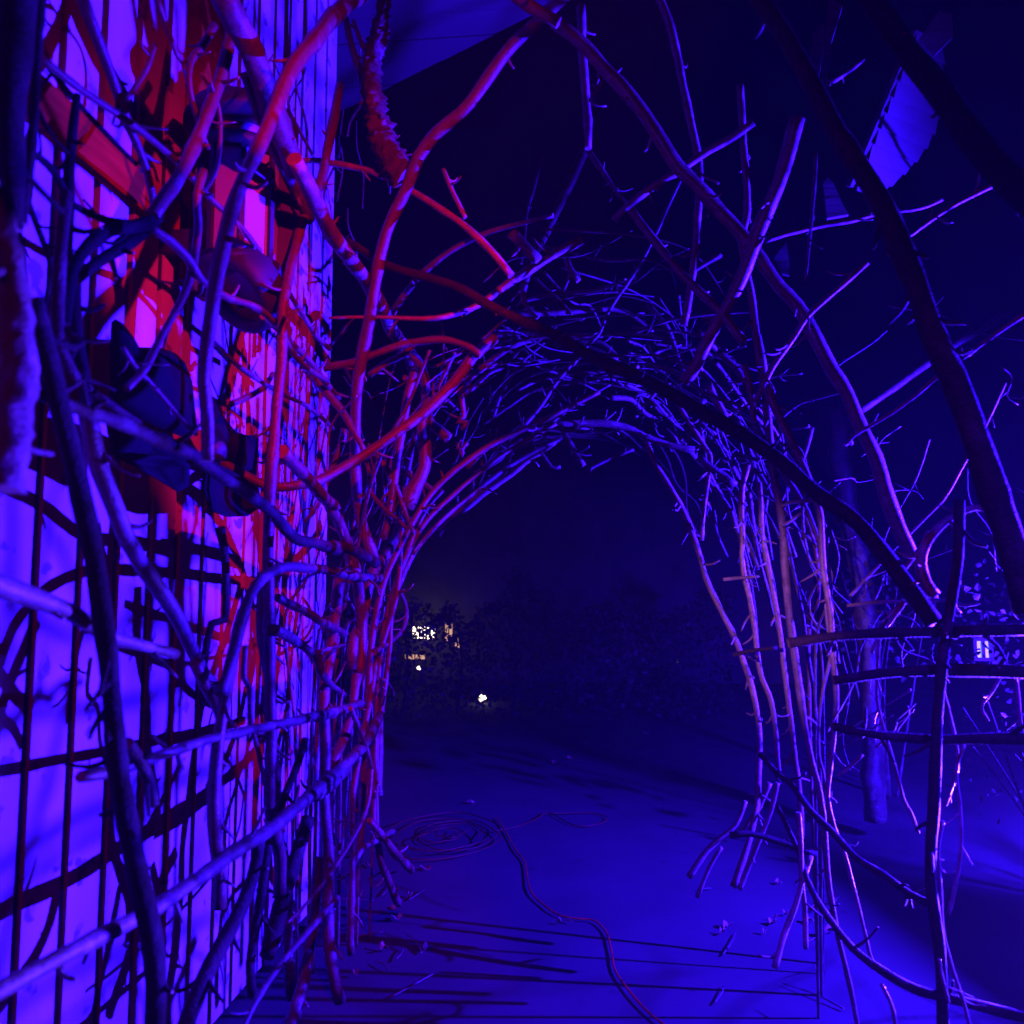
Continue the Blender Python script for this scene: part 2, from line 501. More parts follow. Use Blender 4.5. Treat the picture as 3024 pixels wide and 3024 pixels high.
# ---- dark flared four lobed ornament on the wall
def vane(poly, name, parent, thick, bow, v):
    """a curved sheet from a traced outline, bowed about its middle and given thickness"""
    P = pix(poly); n = len(P)
    cx = sum(p[0] for p in P) / n; cy = sum(p[1] for p in P) / n
    rings = 4; V = []; Fc = []
    for r in range(rings + 1):
        t = r / rings
        for x, y in P:
            X, Y = cx + (x - cx) * t, cy + (y - cy) * t
            V.append(at(X, Y, 'x', v - bow * t * t) - base)
    for r in range(rings):
        for i in range(n):
            j = (i + 1) % n
            a, b, c, d = r * n + i, r * n + j, (r + 1) * n + j, (r + 1) * n + i
            Fc.append((a, d, c, b))
    o = mesh_obj(name, V, Fc, [BLACKC], parent, True)
    md = o.modifiers.new('thickness', 'SOLIDIFY'); md.thickness = thick
    return o
base = at(640, 1330, 'x', -1.12)
orn = empty('wall_ornament', base)
tag(orn, 'matte black ornament of four flared curved lobes hung below the lantern', 'ornament')
vane(['U', (215, 150), (240, 128), (300, 165), (385, 275), (390, 340), (420, 360), (620, 365), (720, 400), (800, 470), (860, 620), (905, 1040), (800, 1080), (560, 980), (200, 800), (215, 400)], 'lobe', orn, 0.006, 0.05, -1.13)
vane(['U', (170, 960), (400, 1000), (650, 1060), (870, 1190), (880, 1300), (760, 1240), (560, 1215), (250, 1235), (210, 1190)], 'lobe', orn, 0.006, 0.02, -1.10)
vane(['U', (240, 1240), (560, 1220), (700, 1230), (860, 1300), (850, 1480), (760, 1530), (600, 1430), (400, 1320)], 'lobe', orn, 0.006, -0.04, -1.09)
vane(['U', (1035, 760), (1080, 850), (1150, 960), (1230, 1050), (1340, 1080), (1405, 1070), (1390, 1390), (1260, 1370), (1060, 1260), (960, 1180), (940, 900)], 'lobe', orn, 0.006, 0.05, -1.10)
vane(['U', (1000, 1260), (1180, 1340), (1420, 1480), (1440, 1640), (1330, 1725), (1150, 1730), (1020, 1680), (960, 1500)], 'lobe', orn, 0.006, -0.05, -1.11)
MB().lathe([(0.0, 0.03), (0.03, 0.02), (0.04, 0), (0.03, -0.02), (0, -0.03)], 14, Matrix.Rotation(R(90), 4, 'Y')).build('hub', BLACK, orn, True)

# ================================================================== traced branches
# --- left screen, top
B('branch', 'long red lit branch running from the top edge down across the lantern', ('x', -0.74), ['A', (2080, -60), (1932, 70), (1700, 350), (1560, 640), (1430, 930), (1330, 1200), (1250, 1550), (1180, 1932), 'D', (1165, 250), (1190, 480), (1185, 700)], 26, 20, BARKR, GL, stub=6)
B('branch', 'straight red branch rising from the knot of branches to the top edge', ('x', -0.95), ['A', (1350, -40), (1290, 300), (1200, 600), (1050, 950), (870, 1230)], 17, 24, BARKR, GL, stub=4)
B('branch', 'crooked red branch dropping over the pale boards into the knot', ('x', -1.0), ['A', (460, -40), (540, 200), (640, 450), (740, 720), (830, 950), (880, 1180)], 20, 11, BARKR, GL, stub=5)
B('branch', 'thin dark branch lying along the red stained rail', ('x', -1.02), ['A', (250, 350), (420, 560), (640, 800), (780, 940)], 11, 6, BLACKB, GL, stub=2)
B('branch', 'long thin diagonal branch passing in front of the lantern base', ('x', -0.98), ['A', (240, 340), (460, 510), (650, 640), (850, 790), (1050, 960), (1180, 1100), (1400, 1330), (1600, 1590), (1780, 1880), 'D', (1880, 60)], 13, 8, BARKR, GL, stub=5)
B('branch', 'upright dark stem under the red rail at far left', ('x', -0.98), ['A', (440, 540), (400, 900), (385, 1200), (375, 1500)], 12, 24, BLACKB, GL, stub=3)
B('branch', 'thick brown branch bending from the upright stem toward the black ornament', ('x', -0.92), ['A', (385, 1100), (345, 1500), (335, 1932), 'D', (360, 80), (430, 220), (560, 330), (790, 480)], 22, 12, BARKD, GL, stub=4)
B('branch', 'second dark stem beside the bending brown branch', ('x', -1.0), ['A', (430, 1500), (425, 1750), (440, 1960), 'D', (470, 160), (500, 420)], 20, 20, BLACKB, GL, stub=2)
B('branch', 'dark branch curving left out of the knot like a hook', ('x', -0.93), ['A', (880, 1270), (760, 1290), (620, 1310), (500, 1400), (410, 1550), (370, 1850)], 24, 18, BLACKB, GL, stub=2)
B('branch', 'dark branch slanting down left from the knot below the hooked one', ('x', -0.96), ['A', (900, 1230), (800, 1340), (690, 1420), (560, 1500), (440, 1600)], 24, 16, BLACKB, GL, stub=3)
B('branch', 'short dark branch reaching the knot from the upright stem', ('x', -0.97), ['A', (400, 1150), (480, 1200), (640, 1265), (830, 1290)], 11, 14, BLACKB, GL, stub=3)
B('branch', 'bent dark twig under the left end of the red rail', ('x', -0.98), ['A', (150, 860), (230, 900), (310, 980), (370, 1090)], 14, 12, BLACKB, GL, stub=1)
B('branch', 'thin dark branch sloping between the corner trunk and the upright stem', ('x', -0.98), ['A', (120, 1060), (180, 1220), (250, 1400), (310, 1560)], 10, 10, BLACKB, GL, stub=2)
B('branch', 'thin arched branch rising from the crossing at far left', ('x', -0.98), ['A', (60, 1150), (120, 1400), (150, 1650), (220, 1900), (280, 1640), (320, 1480)], 9, 8, BLACKB, GL, stub=2)
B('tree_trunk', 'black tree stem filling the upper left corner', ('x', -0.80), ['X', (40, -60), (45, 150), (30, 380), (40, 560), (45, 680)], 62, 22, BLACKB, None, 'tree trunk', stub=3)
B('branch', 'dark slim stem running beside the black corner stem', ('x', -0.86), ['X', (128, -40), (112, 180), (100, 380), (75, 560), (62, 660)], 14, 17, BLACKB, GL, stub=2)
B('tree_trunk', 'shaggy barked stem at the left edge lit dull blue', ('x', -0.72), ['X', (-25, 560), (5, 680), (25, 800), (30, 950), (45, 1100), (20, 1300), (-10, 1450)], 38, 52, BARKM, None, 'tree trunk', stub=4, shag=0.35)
B('branch', 'wavy pink branch leaving the knot toward the lower right', ('x', -0.93), ['A', (860, 1300), (1000, 1400), (1090, 1500), (1160, 1610), (1300, 1700), (1480, 1760), (1580, 1860), 'D', (1700, 120), (1860, 240)], 15, 9, BARKR, GL, stub=4)
B('branch', 'crooked red branch hanging beside the lantern glass', ('x', -0.95), ['A', (1165, 970), (1125, 1120), (1135, 1300), (1110, 1480), (1050, 1680), (920, 1932), 'D', (830, 170), (720, 290)], 13, 12, BARKR, GL, stub=3)
B('branch', 'slender bowed twig in front of the lantern pane', ('x', -0.98), ['A', (1150, 420), (1240, 580), (1260, 750), (1240, 950), (1165, 1090)], 6, 8, BARKR, GL, stub=0)
B('branch', 'forked twig above the lantern cap', ('x', -0.98), ['A', (1225, 150), (1150, 270), (1090, 370), (1085, 520), (1140, 720), (1190, 850)], 13, 7, BARKR, GL, stub=3)
B('branch', 'thin twig crossing from the vertical red board to the forked twig', ('x', -1.0), ['A', (900, 0), (960, 180), (1020, 330), (1090, 370)], 9, 8, BARKR, GL, stub=1)
B('branch', 'slanting twig over the boards left of the red upright board', ('x', -1.05), ['A', (880, 250), (830, 400), (720, 570)], 8, 8, BARKR, GL, stub=1)
B('branch', 'stout limb with a sawn end right of the lantern', ('x', -0.86), ['A', (1270, -60), (1400, 230), (1500, 480), (1570, 700), (1690, 980)], 44, 36, BARK, GL, stub=3)
B('branch', 'blue and red limb running from the sawn limb down into the arch', ('x', -0.82), ['O', (556, 300), (590, 370), (640, 460), (690, 530), (740, 620), (775, 680), (800, 730)], 26, 20, BARKB, GL, stub=5)
B('branch', 'thin dark limb lying beside the stout sawn limb', ('x', -0.90), ['A', (1400, 430), (1480, 640), (1560, 830), (1690, 1100), (1760, 1260)], 16, 20, BARK, GL, stub=2)
B('branch', 'tall knobbed stick standing from the wall corner to the ground', ('x', -0.90), ['X', (1003, 252), (992, 320), (972, 420), (948, 530), (900, 640), (868, 760), (838, 900), 'D', (1600, 130), (1570, 500), (1545, 800), (1540, 1050), (1530, 1400), (1540, 1800), 'G', (1510, 300), (1500, 700), (1560, 1000), (1560, 1200)], 15, 20, BARKR, GL, stub=10)
B('branch', 'bright pink branch lit by both lamps left of the shaggy limb', ('y', 2.75), ['X', (850, 478), (925, 470), (1000, 483), (1120, 513), (1215, 562), (1310, 622), (1375, 668), (1455, 745), (1510, 815)], 9, 13, PALE, GA, stub=3)
B('branch', 'short magenta side shoot standing on the bright pink branch', ('y', 2.74), ['B', (598, 965), (650, 1090), (725, 1245)], 7, 8, PALE, GA, stub=2)
B('branch', 'thin bright twig ending at the fork of the pink branch', ('y', 2.76), ['T', (165, 1040), (250, 1200), (400, 1480)], 5, 6, BARK, GA, stub=0)
B('branch', 'shaggy ragged barked limb hanging at the top left of the opening', ('y', 2.7), ['T', (1100, -60), (1060, 150), (1010, 400), (950, 640), (960, 900), (1010, 1180), (1100, 1430), (1270, 1680)], 15, 36, BARKM, GA, stub=8, shag=0.55)
B('branch', 'slim stem joining the shaggy limb from the top edge', ('y', 2.72), ['T', (640, -60), (690, 100), (760, 400), (840, 700), (900, 920)], 8, 13, BARK, GA, stub=2)
B('branch', 'thin red stem between the slim stem and the shaggy limb', ('y', 2.72), ['T', (780, 190), (860, 400), (950, 580)], 6, 9, BARKR, GA, stub=1)
B('branch', 'long s curved branch from the top centre down to the left foot of the arch', ('y', 2.35, 3.1), ['X', (1690, -30), (1640, 15), (1606, 47), (1518, 129), (1440, 233), (1362, 331), (1290, 393), (1238, 466), (1207, 543), (1166, 621), (1129, 725), (1109, 828), (1093, 932), (1081, 1000), 'E', (310, 200), (288, 400), (290, 650), (298, 850), (330, 1050), (395, 1260)], 20, 18, BARKR, GA, stub=6)
B('branch', 'short red branch with a sawn end at the top centre edge', ('y', 2.3), ['B', (960, -50), (1040, 10), (1110, 55), (1250, 125)], 20, 19, BARKR, GA, stub=1)
B('branch', 'longest limb crossing the sky from the top centre to the right', ('y', 2.45, 2.9), ['X', (1635, 60), (1725, 135), (1776, 197), (1880, 310), (1958, 424), (2000, 492), (2060, 550), (2104, 606), (2181, 688), (2250, 766), (2300, 840), (2352, 906), (2414, 1016), (2455, 1093), (2500, 1160), (2549, 1269), (2585, 1352), (2606, 1430), (2640, 1520), (2690, 1640), (2750, 1780)], 22, 22, PALE, GA, stub=9)
B('branch', 'long branch red at its left end and dark where it crosses to the right foot', ('y', 2.9, 2.3), ['O', (655, 455), (720, 495), (800, 522), (870, 548), (960, 595), (1060, 640), (1150, 690), (1230, 724), (1330, 780), (1450, 850), (1540, 930), (1620, 990), (1700, 1090), (1760, 1180)], 12, 28, BARKD, GA, stub=9)
B('branch', 'blue branch with a blunt tip pointing right above the arch centre', ('y', 3.0, 2.8), ['O', (1094, 452), (1040, 482), (960, 535), (910, 573), (860, 592), (800, 601), (700, 598), (620, 600)], 15, 5, PALE, GA, stub=5)
B('branch', 'arched branch with a violet underside left of the opening', ('y', 2.9), ['R', (180, 285), (300, 255), (460, 225), (560, 190), (800, 100), (1000, 40), (1250, 5), (1420, 25), (1590, 90), (1680, 160)], 13, 11, BARKR, GA, stub=5)
B('branch', 'blue twig with a glowing pink tip under the arched branch', ('y', 3.0), ['R', (610, 355), (660, 310), (800, 210), (940, 150), (1030, 60)], 10, 12, BARK, GA, stub=2)
B('branch', 'great bowed branch sweeping from the ornament up to the centre of the arch', ('y', 2.35, 3.0), ['D', (1180, 640), (1260, 700), (1350, 750), (1480, 825), (1600, 850), (1720, 830), 'E', (80, 810), (200, 745), (330, 670), (450, 590), (600, 480), (700, 400), (850, 250), (960, 110), (1080, -5)], 15, 17, BARKR, GA, stub=7)
B('branch', 'blue stub rising across the bowed branch with a red tip', ('y', 3.0), ['R', (1425, 130), (1340, 320), (1265, 490)], 6, 6, BARK, GA, stub=2)
# --- left screen, middle
B('branch', 'large diagonal branch passing under the ornament toward the arch foot', ('x', -0.80), ['D', (60, 260), (200, 320), (400, 390), (700, 480), (900, 580), (1100, 670), (1200, 740), (1400, 870), (1550, 990), (1680, 1130), (1800, 1170), (1932, 1210), 'N', (300, 270), (460, 300), (620, 385)], 22, 17, BARKD, GL, stub=8)
B('branch', 'blue limb falling from beside the ornament to the red upright', ('x', -0.92), ['D', (490, 430), (540, 650), (620, 880), (740, 1160), (850, 1350), (960, 1520), (1060, 1700), (1170, 1932), 'G', (1190, 50)], 30, 19, BARK, GL, stub=5)
B('log', 'heavy pale log with a sawn end poking in from the left edge', ('x', -0.82), ['D', (-120, 1360), (0, 1400), (200, 1480), (400, 1570), (600, 1700), (720, 1735), (1000, 1800)], 40, 16, BARK, GL, 'log', stub=3)
B('branch', 'longest dark limb standing at the left from rail height to the ground', ('x', -0.78), ['O', (62, 560), (85, 640), (112, 760), (140, 880), (165, 1000), (190, 1120), (205, 1240), (215, 1380), (225, 1480), (245, 1600), (275, 1720), (295, 1850), (290, 1960)], 30, 34, BLACKB, GL, stub=10)
B('branch', 'short dark branch hanging off the long dark limb with a reddish end', ('x', -0.82), ['G', (700, 380), (760, 450), (820, 580), (850, 720)], 24, 15, BARKD, GL, stub=3)
B('branch', 'blue violet branch arching over from the arch foot to the wall screen', ('x', -0.84), ['N', (660, 505), (440, 480), (300, 450), (150, 430), (20, 420), 'D', (1560, 1320), (1460, 1410), (1380, 1580), (1340, 1750), (1290, 1932), 'G', (1230, 100)], 14, 20, BARK, GL, stub=6)
B('branch', 'red upright stick with a round sawn knot near its foot', ('x', -0.86), ['D', (1390, 1560), (1310, 1870), 'G', (1250, 80), (1225, 250), (1200, 450), (1185, 700), (1200, 930), (1225, 1100), (1220, 1290)], 20, 22, BARKR, GL, stub=6)
B('branch', 'short red shoot crossing behind the red upright stick', ('x', -0.9), ['G', (1080, -80), (1130, 40), (1190, 130), (1220, 230)], 18, 14, BARKR, GL, stub=1)
B('branch', 'splintered crossbar tied level across the middle of the wall screen', ('x', -0.86), ['G', (450, 552), (600, 525), (780, 475), (950, 415), (1150, 350), (1500, 272), (1932, 180), 'N', (200, 1500), (400, 1432), (530, 1395)], 20, 11, BARK, GL, stub=8)
B('branch', 'long lower crossbar climbing from the left edge to the arch foot', ('x', -0.84), ['G', (-120, 1800), (0, 1740), (300, 1580), (600, 1430), (750, 1350), (900, 1270), (1100, 1120), (1250, 1010), (1500, 850), (1700, 680), (1932, 500), 'Q', (200, 350), (400, 130), (520, 0), 'N', (600, 1600), (660, 1480)], 30, 15, BARK, GL, stub=8)
B('branch', 'thin pale rod slanting low beside the arch foot', ('x', -0.80), ['Q', (340, 1050), (150, 1280), (0, 1460), 'G', (1450, 1760), (1330, 2000)], 9, 10, BARK, GL, stub=3)
B('branch', 'thick curved limb leaning at the bottom of the wall screen', ('x', -0.85), ['G', (1450, 900), (1430, 1050), (1380, 1220), (1280, 1420), (1180, 1600), (1090, 1780), (1000, 2000)], 20, 30, BARKD, GL, stub=4)
B('branch', 'red and blue stick standing at the end of the screen with its foot kicked out', ('x', -0.93, -0.80), ['X', (1003, 1710), (990, 1830), (974, 1935), (962, 2040), (958, 2160), (957, 2300), (960, 2400), (970, 2520), (972, 2650), (972, 2790), (985, 2880), (1003, 2955)], 18, 19, BARKR, GL, stub=9)
B('branch', 'bowed red stick from beside the ornament to the arch foot', ('x', -0.88), ['D', (1600, 640), (1700, 740), (1800, 850), (1900, 970), 'E', (130, 950), (220, 1100), (275, 1300), (318, 1500), (330, 1700), (305, 1932), 'N', (490, 1200), (465, 1400), (390, 1680), (320, 1830)], 21, 15, BARKR, GL, stub=8)
B('branch', 'forked limb joining several branches beside the opening', ('x', -0.90), ['N', (800, 130), (760, 240), (690, 350), (600, 460), (570, 600), (540, 800), (460, 950), (450, 1150)], 17, 17, BARKR, GL, stub=5)
B('branch', 'thin stick reaching the ground right of the wall screen', ('x', -0.86, -0.84), ['N', (640, 1000), (600, 1300), (520, 1700), 'Q', (480, 150), (450, 350), (452, 700), (440, 1000), (432, 1300), (440, 1440)], 9, 12, BARKR, GL, stub=5)
B('branch', 'stick on the left foot of the arch with a dull pointed end', ('x', -0.88, -0.86), ['N', (700, 1180), (650, 1500), (620, 1700), (620, 1900), 'Q', (605, 560), (625, 700), (670, 870), (768, 1100)], 15, 12, BARKR, GA, stub=5)
B('branch', 'short foot stick splayed furthest into the path', ('x', -0.86, -0.78), ['Q', (560, 520), (640, 620), (740, 740), (855, 865)], 9, 13, BARKR, GA, stub=1)
B('branch', 'crossing twig over the splayed foot sticks', ('x', -0.85), ['Q', (725, 600), (640, 650), (540, 700), (480, 780), (440, 900)], 9, 8, BARK, GA, stub=2)
B('vine', 'thin pink vine sagging across the left foot of the arch', ('x', -0.82), ['N', (450, 1430), (500, 1550), (560, 1700), (600, 1850), 'Q', (580, 180), (560, 380), (500, 550), (400, 730), (250, 950), (100, 1130), (0, 1230)], 8, 5, BARKR, GL, 'vine', stub=1)
B('vine', 'looping thin vine bulging into the opening above the distant lights', ('x', -0.84), ['N', (800, 600), (840, 690), (850, 770), (820, 870), (740, 950), (660, 1000), (620, 1040)], 7, 6, BARKR, GA, 'vine', stub=1)
B('vine', 'small hooked vine hanging under the loop of vine', ('x', -0.84), ['N', (680, 1220), (720, 1260), (750, 1300), (755, 1340)], 5, 3, BARK, GA, 'vine', stub=0)
B('branch', 'grey blue branch ending in a broken tip left of the opening', ('x', -0.9), ['D', (1580, 1480), (1700, 1540), 'N', (100, 730), (230, 800), (330, 860), (410, 900)], 15, 12, BARK, GL, stub=3)
B('branch', 'thin blue twig pointing right just above the shed lights', ('x', -0.88), ['N', (200, 1030), (300, 1000), (410, 975)], 8, 4, BARK, GL, stub=0)
B('branch', 'snapped thick twig jutting down right at lamp height', ('x', -0.88), ['D', (1560, 1660), (1660, 1720), (1800, 1810), 'N', (230, 1170), (320, 1270), (400, 1335)], 18, 9, BARK, GL, stub=4)
B('branch', 'upright violet stick behind the red upright near the wall end', ('x', -1.0), ['D', (1260, 1080), (1290, 1300), (1280, 1600), 'G', (1180, -300), (1130, 0), (1120, 160)], 14, 10, BARKD, GL, stub=3)
B('branch', 'narrow dark stick hanging to the left of the low curved limb', ('x', -0.92), ['G', (1700, 350), (1640, 520), (1570, 700), (1500, 900), (1450, 1250), (1400, 1600), (1410, 1760)], 12, 16, BARKD, GL, stub=4)
B('branch', 'broad stick with a rounded foot below the long crossbar', ('x', -0.94), ['G', (1560, 860), (1580, 1000), (1600, 1240), (1600, 1500), (1630, 1780)], 14, 18, BARK, GL, stub=2)
B('branch', 'bowed dark stick sweeping to the bottom edge beside the path', ('x', -0.88), ['G', (1770, 1000), (1760, 1250), (1730, 1500), (1690, 1700), (1600, 2000)], 14, 22, BARK, GL, stub=3)
B('branch', 'ragged dark branch crossing the low curved limb', ('x', -0.9), ['G', (1720, 780), (1650, 1000), (1590, 1200), (1530, 1450), (1500, 1560)], 20, 24, BARKD, GL, stub=5, shag=0.2)
B('branch', 'thin stick with red bands right of the red upright', ('x', -0.93), ['D', (1400, 1750), (1390, 1932), 'G', (1390, 60), (1400, 250), (1440, 420), (1480, 600)], 10, 7, BARKR, GL, stub=3)
B('branch', 'broad red stick behind the splintered crossbar', ('x', -0.96), ['D', (1500, 1400), (1500, 1700), 'G', (1500, 50), (1510, 300), (1540, 520), (1550, 700)], 22, 12, BARKR, GL, stub=4)
B('branch', 'thin branch slanting up from the ornament over the siding', ('x', -0.96), ['D', (695, 45), (780, 170), (880, 280), (1000, 420), (1120, 545)], 9, 7, BARKR, GL, stub=4)
B('branch', 'wavy branch pulling out to the right of the ornament', ('x', -0.95), ['D', (1215, 20), (1330, 130), (1430, 210), (1510, 260), (1640, 330), (1760, 390), (1900, 510)], 9, 7, BARK, GL, stub=4)
B('branch', 'thin red diagonal above the wavy branch', ('x', -0.97), ['A', (1500, 1800), (1640, 1932), 'D', (1780, 150), (1930, 340)], 10, 10, BARKR, GL, stub=3)
B('branch', 'hooked red twig beside the bright end of the wall', ('x', -1.05), ['D', (1320, 370), (1420, 330), (1510, 270), (1560, 200)], 11, 8, BARKR, GL, stub=2)
B('branch', 'bright diagonal stick coming off the wall edge to the arch', ('y', 2.9), ['R', (0, 220), (110, 390), (250, 570), (360, 700), (440, 850), (520, 990), (560, 1090)], 15, 9, BARKR, GA, stub=5)
B('branch', 'stick with a red bud crossing right of the wall end', ('y', 3.0), ['R', (390, 860), (340, 1040), (260, 1220), (180, 1440), (100, 1620), (0, 1740)], 12, 8, BARKR, GA, stub=3)
B('branch', 'crooked violet twig zigzagging left of the opening', ('y', 3.05), ['R', (590, 1180), (620, 1330), (630, 1470), (700, 1560), (790, 1650), (880, 1715), (985, 1815)], 8, 7, BARK, GA, stub=4)
B('branch', 'violet branch passing from the bowed branch down to the arch side', ('y', 3.1), ['R', (560, 1050), (690, 1120), (780, 1250), (860, 1400), (910, 1530), (960, 1660), (1040, 1860)], 11, 7, BARK, GA, stub=4)
B('branch', 'dark red upright stick left of the peeling limb', ('y', 3.1), ['R', (1030, 320), (980, 520), (940, 750), (895, 980), (870, 1200), (840, 1450), (790, 1700), (740, 1900)], 13, 13, BARKR, GA, stub=5)
B('branch', 'peeling reddish limb widening downward beside the opening', ('y', 3.2), ['R', (1180, 560), (1120, 800), (1130, 1000), (1140, 1220), (1060, 1420), (980, 1600)], 16, 24, BARKR, GA, stub=3, shag=0.25)
B('branch', 'blue limb passing behind the peeling limb', ('y', 3.3), ['R', (930, 60), (1060, 200), (1150, 400), (1160, 600), (1180, 780), (1260, 860), (1370, 960)], 14, 18, BARK, GA, stub=4)
B('branch', 'blue crossbar stick low behind the peeling limb', ('y', 3.3), ['R', (860, 1240), (980, 1280), (1130, 1370), (1250, 1460)], 12, 10, BARK, GA, stub=3)
# --- hoop strands, left side into the crown
B('branch', 'outermost hoop strand curving from the left foot into the crown', ('y', 3.1, 3.3), ['O', (672, 1690), (684, 1500), (692, 1330), (705, 1190), (732, 1080), (785, 975), (838, 905), (925, 842), (1040, 785), (1130, 740)], 12, 8, BARKR, GA, stub=10)
B('branch', 'middle hoop strand with pink edges left of the opening', ('y', 3.2, 3.5), ['O', (705, 1560), (708, 1400), (714, 1280), (728, 1170), (755, 1080), (800, 990), (870, 920), (960, 850), (1050, 800)], 10, 7, BARKR, GA, stub=10)
B('branch', 'inner hoop strand bordering the left side of the opening', ('y', 3.3, 3.7), ['O', (716, 1500), (715, 1380), (722, 1270), (738, 1160), (770, 1060), (815, 1000), (880, 940), (960, 880), (1060, 825)], 13, 8, BARK, GA, stub=8)
B('branch', 'thin hoop strand crossing between the left hoop strands', ('y', 3.2, 3.4), ['O', (690, 1540), (700, 1440), (722, 1330), (735, 1230), (742, 1130), (772, 1030), (805, 960), (835, 925)], 9, 6, BARKR, GA, stub=8)
B('branch', 'second thin strand leaning across the left hoop strands', ('y', 3.25, 3.4), ['E', (420, 1950), (440, 1750), (530, 1450), (545, 1200), (560, 950), (600, 700), (615, 600)], 9, 8, BARKR, GA, stub=6)
B('branch', 'segmented blue pole along the lower left edge of the crown', ('y', 3.9, 3.7), ['E', (760, 1120), (820, 1050), (940, 950), (1010, 890), (1180, 770), (1250, 710), (1340, 655), (1430, 590)], 11, 10, PALE, GA, stub=4)
B('branch', 'long thin stick rising steeply through the crown to the right', ('y', 3.4), ['M', (260, 1140), (430, 960), (560, 800), (650, 660), (780, 500), (870, 420)], 8, 6, BARK, GA, stub=6)
B('branch', 'thin stick rising gently through the crown to the right', ('y', 3.5), ['M', (600, 980), (780, 850), (940, 750), (1110, 645)], 6, 5, BARK, GA, stub=6)
B('branch', 'paired thin stick just above the gently rising one', ('y', 3.5), ['M', (500, 960), (640, 910), (780, 840), (900, 770)], 6, 5, BARK, GA, stub=3)
B('branch', 'flat arching strand forming the top of the opening', ('y', 3.7), ['M', (560, 985), (750, 965), (950, 955), (1150, 975), (1300, 1020), (1400, 1075), (1590, 1140), (1800, 1180)], 12, 10, BARKB, GA, stub=6)
B('branch', 'thin strand under the flat arching strand', ('y', 3.72), ['M', (690, 1000), (780, 1025), (900, 1000), (1050, 985), (1160, 1010)], 7, 6, BARKB, GA, stub=3)
B('branch', 'stubby twig hanging into the top of the opening', ('y', 3.7), ['M', (710, 1000), (770, 1100), (830, 1210), (895, 1310)], 9, 8, BARK, GA, stub=4)
B('branch', 'elbow shaped twig hanging left of the opening top', ('y', 3.7), ['M', (400, 1120), (520, 1180), (580, 1250), (635, 1325), (705, 1320)], 5, 6, BARK, GA, stub=1)
B('branch', 'dim forked twig inside the top of the opening', ('y', 4.3), ['M', (940, 1400), (950, 1340), (1080, 1270), (1200, 1215), (1300, 1180)], 6, 5, BARK, GA, stub=2)
B('branch', 'loose bundle strand along the left of the crown', ('y', 3.6), ['M', (0, 1380), (110, 1320), (210, 1260), (300, 1150), (400, 1100)], 8, 7, BARK, GA, stub=5)
B('branch', 'slanting pale stick above the loose bundle', ('y', 3.5), ['M', (-60, 1330), (0, 1260), (70, 1190), (180, 1120), (300, 1050)], 9, 8, BARK, GA, stub=5)
B('branch', 'ringed curl of stripped bark left of the crown', ('y', 3.2), ['R', (1490, 560), (1500, 650), (1510, 740), (1450, 790), (1540, 790), (1490, 860)], 9, 8, BARK, GA, stub=2)
B('branch', 'forked stub pointing up left of the crown', ('y', 3.3), ['R', (1550, 990), (1500, 1050), (1510, 1120), (1460, 1030), (1490, 960)], 7, 6, BARK, GA, stub=1)
# --- crown / top centre
B('branch', 'upright blue stem with a side fork at the top centre', ('y', 2.8), ['X', (1716, 25), (1720, 90), (1722, 150), (1728, 260), (1735, 360), (1734, 440)], 16, 11, PALE, GA, stub=3)
B('branch', 'thin wiggling twig trailing below the upright blue stem', ('y', 2.9), ['X', (1734, 440), (1762, 480), (1790, 520), (1815, 560), (1850, 600)], 10, 6, BARK, GA, stub=6)
B('branch', 'small fork bracing the upright stem to the longest limb', ('y', 2.75), ['J', (690, 90), (640, 160), (585, 240)], 9, 7, BARK, GA, stub=1)
B('branch', 'dark violet branch dropping from the upright stem to the crown', ('y', 3.2), ['X', (1728, 440), (1690, 530), (1650, 610), (1610, 690), (1575, 760), (1545, 850)], 15, 13, BARKD, GA, stub=3)
B('branch', 'thin dim branch left of the dark violet branch', ('y', 3.3), ['X', (1600, 460), (1575, 560), (1558, 620), (1550, 700), (1540, 780)], 7, 5, BARKD, GA, stub=1)
B('branch', 'chunky stub of split wood standing over the arch centre', ('y', 2.9), ['X', (1515, 690), (1545, 722), (1590, 765)], 20, 15, PALE, GA, stub=3, shag=0.2)
B('branch', 'short drooping twig below the split stub', ('y', 3.0), ['X', (1560, 800), (1545, 860), (1555, 900), (1590, 940)], 11, 8, BARK, GA, stub=3)
B('branch', 'leaf shaped stub right of the split stub', ('y', 2.95), ['X', (1672, 765), (1688, 800), (1710, 830)], 11, 9, BARK, GA, stub=1)
B('branch', 'thin twig crossing behind the blunt blue branch', ('y', 3.1), ['X', (1580, 820), (1610, 850), (1650, 885), (1690, 930)], 5, 4, BARK, GA, stub=1)
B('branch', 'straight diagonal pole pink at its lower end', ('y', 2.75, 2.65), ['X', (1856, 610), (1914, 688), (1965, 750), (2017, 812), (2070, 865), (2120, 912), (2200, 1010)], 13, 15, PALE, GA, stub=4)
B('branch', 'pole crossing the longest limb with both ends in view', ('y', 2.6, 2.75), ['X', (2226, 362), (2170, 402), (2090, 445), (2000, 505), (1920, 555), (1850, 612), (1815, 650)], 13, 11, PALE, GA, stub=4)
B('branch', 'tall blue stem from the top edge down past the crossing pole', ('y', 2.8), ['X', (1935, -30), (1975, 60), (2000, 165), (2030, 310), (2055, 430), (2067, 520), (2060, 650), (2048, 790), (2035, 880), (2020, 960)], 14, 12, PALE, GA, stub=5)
B('branch', 'short twig with a rounded tip right of the tall blue stem', ('y', 2.8), ['C', (80, 1550), (160, 1500), (250, 1450)], 7, 8, BARK, GA, stub=0)
